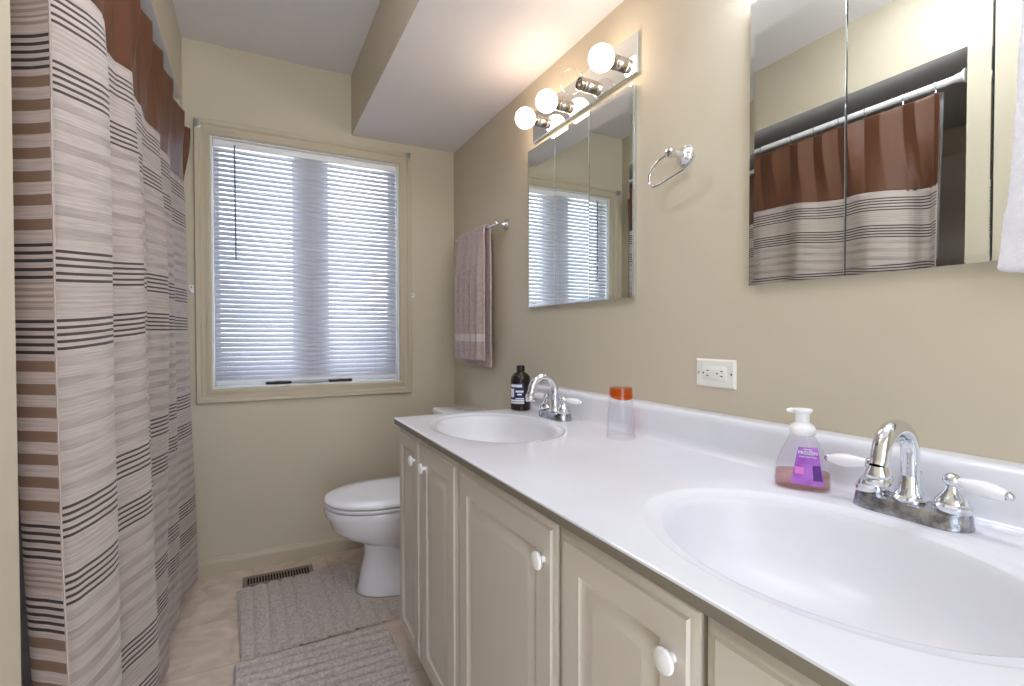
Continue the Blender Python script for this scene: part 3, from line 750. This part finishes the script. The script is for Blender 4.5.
# ------------------------------------------------------------------ vanity light bars
def light_bar(y1, lab, lit, bm_):
    y0 = y1 - 0.588; z0, z1 = H + 0.735, H + 0.852
    L = thing('vanity_light', lab, 'light fixture', (XR, (y0 + y1) / 2, z0), 'bulb light bars above the mirrors')
    b = BM(); x = XR - 0.012; pr = [(0.0, 0.0115), (0.0, 0.004), (0.004, 0.0), (0.0045, 0.0)]
    loft(b, [[(x + d, y0 + i, z0 + i), (x + d, y1 - i, z0 + i), (x + d, y1 - i, z1 - i), (x + d, y0 + i, z1 - i)] for i, d in pr])
    obj('mirror_back_plate', b, M['mirror'], L, smooth=False)
    for k in range(4):
        yc = y1 - 0.0640 - k * 0.150; zc = (z0 + z1) / 2
        b = BM(); lathe(b, [(0.0205, 0.0), (0.0205, 0.020), (0.0195, 0.0215), (0.0205, 0.023), (0.0205, 0.038), (0.018, 0.039), (0.018, 0.026)], (x - 0.0001, yc, zc), (-1, 0, 0), 28)
        s = obj('socket', b, M['nickel'], L)
        b = BM(); prof = [(0.014, 0.030), (0.015, 0.040)]
        c0 = 0.066; r = 0.0370
        for q in range(14):
            a = math.radians(155 - 155 * q / 13); prof.append((max(r * math.sin(a), 0.0005), c0 + r * -math.cos(a) * -1 if False else c0 - r * math.cos(math.radians(180) - (PI - a)) * 1))
        prof = [(0.013, 0.027), (0.0145, 0.034)] + [(max(r * math.sin(math.radians(t_)), 0.0004), c0 - r * math.cos(math.radians(t_))) for t_ in range(26, 181, 11)]
        lathe(b, prof, (x, yc, zc), (-1, 0, 0), 32)
        bo = obj('bulb', b, bm_ if lit[k] else M['clear'], L, label=None if lit[k] else 'clear unlit globe bulb')
        if not lit[k]:
            b = BM(); lathe(b, [(0.006, 0.035), (0.004, 0.055), (0.002, 0.060)], (x, yc, zc), (-1, 0, 0), 12); tube(b, [(x - 0.058, yc - 0.008, zc), (x - 0.078, yc - 0.006, zc + 0.002), (x - 0.078, yc + 0.006, zc + 0.002), (x - 0.058, yc + 0.008, zc)], 0.0006, 6)
            obj('filament_stem', b, M['clear'], bo, root=L)
light_bar(1.685, 'mirrored four bulb light bar above the far cabinet with its third bulb unlit', (1, 1, 0, 1), M['bulb_warm'])
light_bar(0.715, 'mirrored four bulb light bar above the near medicine cabinet', (1, 1, 1, 1), M['bulb_cool'])

# added fill lamp in the form of a flush dome, out of view overhead
cl = thing('added_fill_light', 'added white fill light on the upper ceiling, out of view', 'light fixture', (0.09, 0.85, ZC))
b = BM(); lathe(b, [(0.15, 0.0003), (0.15, 0.018), (0.145, 0.022)], (0.09, 0.85, ZC), (0, 0, -1), 40); obj('fill_base', b, M['plastic'], cl)
b = BM(); lathe(b, [(0.14, 0.0225), (0.135, 0.045), (0.11, 0.066), (0.07, 0.080), (0.03, 0.086), (0.001, 0.087)], (0.09, 0.85, ZC), (0, 0, -1), 40); obj('fill_dome', b, M['dome'], cl)

# ------------------------------------------------------------------ outlet
ot = thing('wall_outlet', 'white horizontal wall outlet plate above the backsplash', 'outlet', (XR, 0.831, H - 0.124))
b = BM(); x = XR - 0.006; y0, y1, z0, z1 = 0.774, 0.887, H - 0.1245, H - 0.0575
loft(b, [[(x + d, y0 + i, z0 + i), (x + d, y1 - i, z0 + i), (x + d, y1 - i, z1 - i), (x + d, y0 + i, z1 - i)] for i, d in ((0, 0.0058), (0, 0.003), (0.004, 0.0))]); obj('cover_plate', b, M['outlet'], ot, smooth=False)
b = BM(); yc, zc = 0.8305, H - 0.091; box(b, x - 0.0015, x + 0.001, yc - 0.034, yc + 0.034, zc - 0.0165, zc + 0.0165, 0.0008); s = obj('receptacle', b, M['outlet'], ot)
xs = x - 0.0019
for dy in (-0.018, 0.022):
    b = BM()
    for dz in (-0.006, 0.006): box(b, xs, xs + 0.0006, yc + dy - 0.0065, yc + dy + 0.0005, zc + dz - 0.001, zc + dz + 0.001)
    lathe(b, [(0.0021, 0), (0.0021, 0.0006)], (xs + 0.0006, yc + dy + 0.0095, zc), (-1, 0, 0), 12)
    obj('plug_slots', b, M['dark'], s, root=ot, smooth=False, label='dark plug slots')
b = BM()
for dz in (-0.004, 0.004): box(b, xs, xs + 0.0006, yc - 0.003, yc + 0.004, zc + dz - 0.0022 + 0.004, zc + dz + 0.0005 + 0.004)
obj('test_button', b, M['outlet'], s, root=ot)
for dy in (-0.047, 0.047):
    b = BM(); lathe(b, [(0.0026, 0), (0.0022, 0.0008)], (x, yc + dy, zc), (-1, 0, 0), 12); obj('screw', b, M['nickel'], ot)

# ------------------------------------------------------------------ towel ring (open) on the wall
def rosette(b, y, z, r=0.026):
    lathe(b, [(r, 0.0003), (r, 0.005), (r * 0.90, 0.008), (r * 0.86, 0.0085), (r * 0.80, 0.012), (r * 0.55, 0.016), (r * 0.42, 0.024), (r * 0.36, 0.034), (r * 0.30, 0.044)], (XR, y, z), (-1, 0, 0), 32)
tr = thing('towel_ring', 'empty chrome open towel ring on the wall between the two cabinets', 'towel ring', (XR, 0.925, H + 0.449))
b = BM(); rosette(b, 0.925, H + 0.449, 0.027); lathe(b, [(0.004, 0.042), (0.011, 0.046), (0.0135, 0.054), (0.011, 0.062), (0.004, 0.066)], (XR, 0.925, H + 0.449), (-1, 0, 0), 24); obj('wall_mount', b, M['chrome'], tr)
b = BM(); rx = XR - 0.054
pts = [(rx, 0.925, H + 0.449), (rx, 0.945, H + 0.446), (rx, 0.968, H + 0.440), (rx, 0.992, H + 0.424), (rx, 1.000, H + 0.406), (rx, 0.997, H + 0.390), (rx, 0.981, H + 0.380), (rx, 0.950, H + 0.383), (rx, 0.905, H + 0.391), (rx, 0.881, H + 0.395), (rx, 0.862, H + 0.405), (rx, 0.852, H + 0.416)]
tube(b, smooth_path(pts, 6), 0.0034, 12); lathe(b, [(0.001, -0.005), (0.0045, -0.003), (0.0045, 0.003), (0.001, 0.005)], (rx, 0.851, H + 0.417), (0, -0.6, 0.8), 12); obj('ring', b, M['chrome'], tr)

# ------------------------------------------------------------------ towel bar and mauve towel
TBX, TBZ = 0.926, H + 0.470
tbz = thing('towel_bar', 'chrome towel bar on the wall beside the window corner', 'towel bar', (XR, 2.13, TBZ))
for yy in (1.92, 2.37):
    b = BM(); rosette(b, yy, TBZ, 0.024); lathe(b, [(0.004, 0.038), (0.010, 0.042), (0.0125, 0.050), (0.010, 0.058), (0.004, 0.062)], (XR, yy, TBZ), (-1, 0, 0), 24); obj('bar_post', b, M['chrome'], tbz)
b = BM(); tube(b, [(TBX, 1.925, TBZ), (TBX, 2.365, TBZ)], 0.0055, 14); obj('rail', b, M['chrome'], tbz)
tw = thing('bath_towel', 'folded mauve grey bath towel hanging over the chrome towel bar', 'towel', (TBX, 2.17, H - 0.14))
ty0_, ty1_ = 2.020, 2.330
def towel_path(t):    # t 0..1 : front hem -> over the bar -> back hem
    zf, zb = H - 0.112, H - 0.145; r = 0.0155
    lf = TBZ - zf; lb = TBZ - zb; la = PI * r; tot = lf + la + lb; d = t * tot
    if d < lf: return (-r, zf + d, d)
    if d < lf + la:
        a = (d - lf) / r; return (-r * math.cos(a), TBZ + r * math.sin(a), d)
    return (r, TBZ - (d - lf - la), d)
def towel_pt(f, t):
    ox, z, d = towel_path(t); y = ty0_ + (ty1_ - ty0_) * f
    hang = sstep(0, 0.5, (TBZ - z) / 0.5) if z < TBZ else 0
    w = 0.0095 * math.sin(f * 2 * PI * 5 + 0.6) * (0.25 + 0.75 * hang)
    if ox > 0: w *= 0.35
    ox2 = ox * (1.0 + (0.5 * hang if ox < 0 else 0)) + (w if ox < 0 else w * 0.5)
    y += -0.012 * hang * (0.5 - f)
    x = TBX + ox2 + 0.002 * noise.noise(Vector((y * 30, z * 12, 0)))
    return Vector((min(x, XR - 0.012), y, z))
b = BM(); grid(b, towel_pt, 90, 150)
for f in b.faces:
    c = f.calc_center_median()
    if c.x < TBX and H - 0.030 < c.z < H + 0.008: f.material_index = 1
o = obj('terry_cloth', b, M['towel'], tw, mats=[M['towel'], M['towel_band']]); solid(o, 0.010, 0); sm = o.modifiers.new('s', 'SUBSURF'); sm.levels = 1; sm.render_levels = 1
b = BM(); tube(b, [towel_pt(f / 40, 0) + Vector((0.000, 0, 0.004)) for f in range(41)], 0.0065, 8); obj('rolled_hem', b, M['towel'], tw)

# ------------------------------------------------------------------ white towel at the right edge, on a cabinet hook
hk = thing('over_cabinet_hook', 'thin chrome hook clipped over the top of the near medicine cabinet', 'hook', (XR, 0.19, H + 0.722))
b = BM(); tube(b, smooth_path([(XR - 0.012, 0.19, H + 0.7245), (XR - 0.0205, 0.19, H + 0.7245), (XR - 0.0205, 0.19, H + 0.62), (XR - 0.040, 0.19, H + 0.60), (XR - 0.055, 0.19, H + 0.62)], 5), 0.0015, 8); obj('wire', b, M['chrome'], hk)
def wt(f, t):
    z = H + 0.085 + (H + 0.622 - H - 0.085) * t
    hw = interp([0.0, 0.11, 0.21, 0.345, 0.5, 0.66, 0.85, 1.0], [0.117, 0.113, 0.106, 0.102, 0.099, 0.096, 0.085, 0.022], t)
    a = 2 * PI * f
    y = 0.194 + hw * math.cos(a)
    x = XR - 0.052 + (0.016 + 0.006 * math.sin(5 * a)) * math.sin(a)
    return Vector((x + 0.002 * noise.noise(Vector((y * 40, z * 20, 1))), y, z + (0.004 * math.sin(a * 2) if t < 0.02 else 0)))
b = BM()
rings = [[wt(k / 72, 0.0) * 0.5 + Vector((XR - 0.052, 0.19, H + 0.088)) * 0.5 for k in range(72)]] + [[wt(k / 72, t_ / 60) for k in range(72)] for t_ in range(61)]
loft(b, rings)
o = obj('hand_towel', b, M['white_terry']); tag(o, 'white terry hand towel hanging at the right edge in front of the near mirror', 'towel')
dt = bpy.data.textures.new('pile', 'CLOUDS'); dt.noise_scale = 0.004
o.modifiers.new('s', 'SUBSURF').render_levels = 1
dm = o.modifiers.new('pile', 'DISPLACE'); dm.texture = dt; dm.strength = 0.003

# ------------------------------------------------------------------ bottle, glass, soap
pb = thing('medicine_bottle', 'dark brown medicine bottle with a navy and white label beside the far faucet', 'bottle', (0.862, 1.592, CZ))
px, py = 0.862, 1.592
b = BM(); lathe(b, [(0.032, 0.0003), (0.0355, 0.003), (0.0355, 0.112), (0.0340, 0.120), (0.025, 0.131), (0.0135, 0.138), (0.0115, 0.142)], (px, py, CZ), seg=40); obj('bottle_body', b, M['brown_glass'], pb)
b = BM(); lathe(b, [(0.0125, 0.140), (0.0150, 0.141), (0.0150, 0.158), (0.0140, 0.160), (0.001, 0.160)], (px, py, CZ), seg=28); obj('cap', b, M['black'], pb)
def wrap(b, r, a0, a1, z0, z1, n=14):
    V = [[b.verts.new((px + r * math.cos(math.radians(a0 + (a1 - a0) * k / n)), py + r * math.sin(math.radians(a0 + (a1 - a0) * k / n)), CZ + z)) for z in (z0, z1)] for k in range(n + 1)]
    for k in range(n): b.faces.new((V[k][0], V[k + 1][0], V[k + 1][1], V[k][1]))
A0 = 172; A1 = 262
b = BM(); wrap(b, 0.0359, A0, A1, 0.024, 0.098); lb = obj('label_wrap', b, M['navy'], pb)
b = BM(); wrap(b, 0.0362, A0 + 4, A1 - 12, 0.084, 0.094, 10); wrap(b, 0.0362, A0, A0 + 30, 0.048, 0.078, 6) 
for z0, z1, a, c in ((0.066, 0.073, A0 + 40, A1 - 4), (0.056, 0.062, A0 + 50, A1 - 14), (0.026, 0.032, A0, A1), (0.034, 0.040, A0, A1), (0.042, 0.046, A0 + 40, A1)): wrap(b, 0.0362, a, c, z0, z1, 10)
obj('label_print', b, M['label_white'], lb, root=pb, label='white printed blocks')

gl = thing('drinking_glass', 'clear tumbler standing upside down on the vanity with an orange tinted base', 'glass', (0.862, 1.038, CZ))
gx, gy = 0.862, 1.038
b = BM(); lathe(b, [(0.0375, 0.0004), (0.0378, 0.004), (0.0335, 0.070), (0.0295, 0.132), (0.0285, 0.136), (0.001, 0.136)], (gx, gy, CZ), seg=48, cap=False)
lathe(b, [(0.0355, 0.0004), (0.0315, 0.070), (0.0275, 0.100), (0.0250, 0.107), (0.001, 0.109)], (gx, gy, CZ), seg=48, cap=False)
lathe(b, [(0.0375, 0.0004), (0.0355, 0.0004)], (gx, gy, CZ), seg=48, cap=False); obj('glass_wall', b, M['clear'], gl)
b = BM(); seg = 48; rr = []
for r_, zt in ((0.0, 1), (1, 1), (1, 0), (0.0, 0)):
    ring = []
    for k in range(seg):
        a = 2 * PI * k / seg; lo_ = 0.110 - 0.009 * math.cos(a - math.radians(250)) * 1.0
        z = 0.131 if zt else lo_; R0 = (0.0288 if zt else 0.0300)
        ring.append((gx + max(r_ * R0, 1e-4) * math.cos(a), gy + max(r_ * R0, 1e-4) * math.sin(a), CZ + z))
    rr.append(ring)
loft(b, rr, False); obj('orange_base', b, M['orange'], gl, label='orange tinted thick glass base')

sx_, sy_ = 0.862, 0.548
sb = thing('soap_dispenser', 'clear foaming hand soap pump bottle with a purple label and pink liquid', 'soap dispenser', (sx_, sy_, CZ))
# bottle is wide along the direction facing the camera
ang = math.atan2(sx_, sy_)       # bearing from the camera
ux = Vector((math.cos(ang), -math.sin(ang), 0)); uy = Vector((math.sin(ang), math.cos(ang), 0)); SC = Vector((sx_, sy_, CZ))
def sring(hw, hd, z, n=48, e=2.6):
    p = []
    for k in range(n):
        a = 2 * PI * k / n; c, s = math.cos(a), math.sin(a)
        p.append(SC + ux * (hw * math.copysign(abs(c) ** (2 / e), c)) + uy * (hd * math.copysign(abs(s) ** (2 / e), s)) + Vector((0, 0, z)))
    return p
SP_ = [(0.039, 0.020, 0.0004), (0.0435, 0.0245, 0.004), (0.0440, 0.0255, 0.012), (0.0430, 0.025, 0.030), (0.0395, 0.024, 0.046), (0.0325, 0.022, 0.066), (0.0250, 0.0205, 0.082), (0.0195, 0.0195, 0.092), (0.018, 0.018, 0.096)]
b = BM(); loft(b, [sring(*q) for q in SP_]); obj('bottle_body', b, M['clear_bottle'], sb)
b = BM(); loft(b, [sring(q[0] - 0.0018, q[1] - 0.0018, max(q[2], 0.003)) for q in SP_[:4]] ); obj('liquid_soap', b, M['soap'], sb, label='pink liquid soap')
b = BM(); lathe(b, [(0.0185, 0.094), (0.0208, 0.097), (0.0208, 0.105), (0.0180, 0.111), (0.0120, 0.115), (0.0110, 0.116), (0.0110, 0.133)], SC, seg=32); pu = obj('pump_collar', b, M['plastic'], sb)
b = BM(); lathe(b, [(0.0110, 0.131), (0.0145, 0.134), (0.0160, 0.137), (0.0150, 0.1395), (0.001, 0.141)], SC, seg=32)
tube(b, [SC + Vector((0, 0, 0.136)), SC + Vector((0, 0, 0.136)) - ux * 0.018, SC + Vector((0, 0, 0.1345)) - ux * 0.024], [0.0045, 0.0045, 0.0035], 10); obj('pump_head', b, M['plastic'], sb)
# front label follows the front of the bottle
def spt(u, z, off):
    hw = interp([q[2] for q in SP_], [q[0] for q in SP_], z); hd = interp([q[2] for q in SP_], [q[1] for q in SP_], z)
    e = 2.6; c = min(0.999, abs(u) / hw); d = hd * (1 - c ** e) ** (1 / e)
    return SC + ux * u - uy * (d + off) + Vector((0, 0, z))
def patch(b, u0, u1, z0, z1, off, taper=0.0, n=12):
    grid(b, lambda i, j: spt((u0 + (u1 - u0) * i) * (1 - taper * j) + 0.009, z0 + (z1 - z0) * j, off), n, n)
b = BM(); patch(b, -0.026, 0.024, 0.012, 0.076, 0.0006, 0.42); lab = obj('front_label', b, M['purple'], sb, label='purple paper label')
b = BM(); patch(b, -0.020, -0.006, 0.030, 0.042, 0.0010); obj('pink_patch', b, M['pink'], lab, root=sb)
b = BM(); patch(b, 0.008, 0.022, 0.020, 0.046, 0.0010, 0.2); obj('dark_patch', b, M['violet_dark'], lab, root=sb)
def text(body, size, loc, right, up, m, parent, root, name='lettering', bold=0.0):
    cu = bpy.data.curves.new(name, 'FONT'); cu.body = body; cu.size = size; cu.align_x = 'CENTER'; cu.align_y = 'CENTER'; cu.extrude = 0.00008; cu.offset = bold
    tmp = bpy.data.objects.new('tmp', cu); COL.objects.link(tmp); dg = bpy.context.evaluated_depsgraph_get(); me = bpy.data.meshes.new_from_object(tmp.evaluated_get(dg))
    bpy.data.objects.remove(tmp)
    nrm = right.cross(up); R = Matrix((right, up, nrm)).transposed().to_4x4()
    me.transform(Matrix.Translation(Vector(loc) - root.location) @ R); me.materials.clear(); me.materials.append(m)
    o = bpy.data.objects.new(name, me); COL.objects.link(o); o.parent = parent; return o
for body_, sz, z in (('Disney', 0.0045, 0.0725), ('FROZEN', 0.0076, 0.0665), ('Foam Hand Soap', 0.0038, 0.0600)):
    p = spt(0.0085, z, 0.0016); n1 = (spt(0.0085, z + 0.003, 0) - spt(0.0085, z - 0.003, 0)).normalized()
    text(body_, sz, p, ux, n1, M['label_white'], lab, sb, bold=0.00018 if body_ == 'FROZEN' else 0.0001)

# ------------------------------------------------------------------ toilet
TY = 2.105
to = thing('toilet', 'white porcelain toilet with closed lid between the vanity and the window wall', 'toilet', (0.62, TY, 0))
def egg(xf, xb, hw, z, n=56, p=2.15):
    c = xf + (xb - xf) * 0.56; r = []
    for k in range(n):
        a = 2 * PI * k / n; ca, sa = math.cos(a), math.sin(a)
        L = (xb - c) if ca > 0 else (c - xf)
        e = p if ca < 0 else 3.0
        r.append((c + L * math.copysign(abs(ca) ** (2 / e), ca), TY + hw * math.copysign(abs(sa) ** (2 / e), sa), z * 0.955))
    return r
b = BM(); loft(b, [egg(0.386, 0.80, 0.112, 0.0006), egg(0.378, 0.80, 0.117, 0.006), egg(0.380, 0.80, 0.116, 0.020), egg(0.394, 0.80, 0.110, 0.10), egg(0.408, 0.80, 0.104, 0.17), egg(0.404, 0.80, 0.106, 0.212),
    egg(0.372, 0.79, 0.128, 0.232), egg(0.322, 0.77, 0.154, 0.258), egg(0.280, 0.76, 0.174, 0.294), egg(0.268, 0.76, 0.182, 0.335), egg(0.256, 0.76, 0.187, 0.352), egg(0.252, 0.76, 0.188, 0.375), egg(0.255, 0.76, 0.187, 0.383), egg(0.268, 0.75, 0.178, 0.385)])
obj('bowl', b, M['porcelain'], to)
b = BM(); loft(b, [egg(0.266, 0.70, 0.182, 0.3885), egg(0.256, 0.70, 0.188, 0.391), egg(0.254, 0.70, 0.190, 0.398), egg(0.258, 0.70, 0.188, 0.403), egg(0.27, 0.70, 0.18, 0.4035)]); obj('seat', b, M['porcelain'], to)
b = BM(); loft(b, [egg(0.262, 0.71, 0.186, 0.4065), egg(0.254, 0.71, 0.190, 0.409), egg(0.252, 0.71, 0.191, 0.415), egg(0.256, 0.71, 0.189, 0.421), egg(0.275, 0.70, 0.178, 0.427), egg(0.34, 0.68, 0.13, 0.431), egg(0.42, 0.62, 0.05, 0.432)]); obj('lid', b, M['porcelain'], to)
b = BM(); loft(b, [rrect(0.870, TY, 0.092, 0.200, 0.03, 0.3630), rrect(0.870, TY, 0.094, 0.210, 0.03, 0.3800), rrect(0.870, TY, 0.097, 0.216, 0.03, 0.6800)]); tk = obj('tank', b, M['porcelain'], to)
b = BM(); loft(b, [rrect(0.870, TY, 0.100, 0.222, 0.03, 0.6805), rrect(0.870, TY, 0.103, 0.224, 0.03, 0.6880), rrect(0.870, TY, 0.102, 0.223, 0.03, 0.7020), rrect(0.870, TY, 0.092, 0.214, 0.03, 0.7080)]); obj('tank_lid', b, M['porcelain'], to)
b = BM(); lathe(b, [(0.012, 0), (0.012, 0.01), (0.006, 0.014)], (0.774, TY - 0.15, 0.63), (-1, 0, 0), 16); tube(b, [(0.765, TY - 0.15, 0.63), (0.760, TY - 0.11, 0.624), (0.760, TY - 0.08, 0.622)], 0.004, 8); obj('flush_handle', b, M['chrome'], to)

# ------------------------------------------------------------------ rugs
def rug(name, lab, outline, rib_axis, pitch, seed, cat='bath rug'):
    xs = [p[0] for p in outline]; ys = [p[1] for p in outline]; x0, x1, y0, y1 = min(xs), max(xs), min(ys), max(ys)
    def inside(x, y):
        c = False; n = len(outline)
        for i in range(n):
            (xa, ya), (xb, yb) = outline[i], outline[(i + 1) % n]
            if (ya > y) != (yb > y) and x < (xb - xa) * (y - ya) / (yb - ya) + xa: c = not c
        return c
    def edist(x, y):
        m_ = 1e9; n = len(outline)
        for i in range(n):
            a = Vector(outline[i]); c = Vector(outline[(i + 1) % n]); d = c - a; t_ = max(0, min(1, (Vector((x, y)) - a).dot(d) / d.length_squared)); m_ = min(m_, (a + d * t_ - Vector((x, y))).length)
        return m_
    g = 0.0035; nx, ny = int((x1 - x0) / g), int((y1 - y0) / g); b = BM(); V = {}
    for i in range(nx + 1):
        for j in range(ny + 1):
            x, y = x0 + (x1 - x0) * i / nx, y0 + (y1 - y0) * j / ny
            e = edist(x, y)
            if not inside(x, y) and e > g * 0.9: continue
            q = (x if rib_axis == 'y' else y) + 0.004 * noise.noise(Vector((x * 8, y * 8, seed)))
            rib = abs(math.sin(PI * q / pitch)) ** (0.5 if rib_axis == 'y' else 0.42)
            zz = 0.003 + (0.013 if rib_axis == 'y' else 0.019) * rib + 0.0022 * noise.noise(Vector((x * 170, y * 170, seed))) + 0.0012 * noise.noise(Vector((x * 60, y * 60, seed + 4)))
            if not inside(x, y): zz = 0.003
            else: zz *= min(1, 0.45 + e / 0.010)
            V[i, j] = b.verts.new((x, y, zz))
    for i in range(nx):
        for j in range(ny):
            k = [(i, j), (i + 1, j), (i + 1, j + 1), (i, j + 1)]
            if all(q in V for q in k): b.faces.new([V[q] for q in k])
    t_ = thing(name, lab, cat, ((x0 + x1) / 2, (y0 + y1) / 2, 0), 'grey ribbed bath rugs')
    obj('pile', b, M['rug'], t_)
    b = BM(); vs = [b.verts.new((x, y, 0.0008)) for x, y in outline]; f = b.faces.new(vs); r = bmesh.ops.extrude_face_region(b, geom=[f]); bmesh.ops.translate(b, vec=(0, 0, 0.0018), verts=[v for v in r['geom'] if isinstance(v, bmesh.types.BMVert)])
    bmesh.ops.recalc_face_normals(b, faces=b.faces); obj('backing', b, M['rug_back'], t_, smooth=False)
    return t_
cut = [(0.385 + 0.115 - 0.115 * math.cos(math.radians(a)), TY - 0.005 + 0.125 * math.sin(math.radians(a))) for a in range(90, -91, -15)]
cut = [(0.60, TY + 0.12)] + [(0.485 - 0.115 * math.cos(math.radians(a)), TY + 0.125 * math.sin(math.radians(a))) for a in range(90, -91, -15)] + [(0.60, TY - 0.125)]
rug('contour_rug', 'grey ribbed contour rug cut round the toilet base, beside the floor register', [(-0.060, 2.335), (-0.038, 1.822), (0.60, 1.846)] + cut[::-1] + [(0.60, 2.39), (0.40, 2.375)], 'y', 0.052, 1)
rug('bath_rug', 'grey bath rug with wide cross ribs in front of the vanity, nearer the camera', [(-0.056, 1.800), (-0.045, 1.02), (0.425, 1.03), (0.426, 1.808)], 'x', 0.041, 9)

# ------------------------------------------------------------------ floor register
rg = thing('floor_register', 'brown metal floor register with dark slots at the foot of the window wall', 'floor vent', (0.10, 2.43, 0))
b = BM(); x0, x1, y0, y1 = -0.040, 0.240, 2.355, 2.455; n = 22
box(b, x0, x0 + 0.016, y0, y1, 0.0004, 0.005, 0.0015); box(b, x1 - 0.016, x1, y0, y1, 0.0004, 0.005, 0.0015)
box(b, x0 + 0.016, x1 - 0.016, y0, y0 + 0.018, 0.0004, 0.005, 0.0012); box(b, x0 + 0.016, x1 - 0.016, y1 - 0.018, y1, 0.0004, 0.005, 0.0012)
for k in range(n + 1):
    xx = x0 + 0.016 + (x1 - x0 - 0.032) * k / n; box(b, xx - 0.0022, xx + 0.0022, y0 + 0.018, y1 - 0.018, 0.0015, 0.0045)
obj('grille', b, M['register'], rg)
b = BM(); box(b, x0 + 0.014, x1 - 0.014, y0 + 0.016, y1 - 0.016, 0.0002, 0.0012); obj('duct_opening', b, M['dark'], rg, smooth=False, label='dark duct opening')
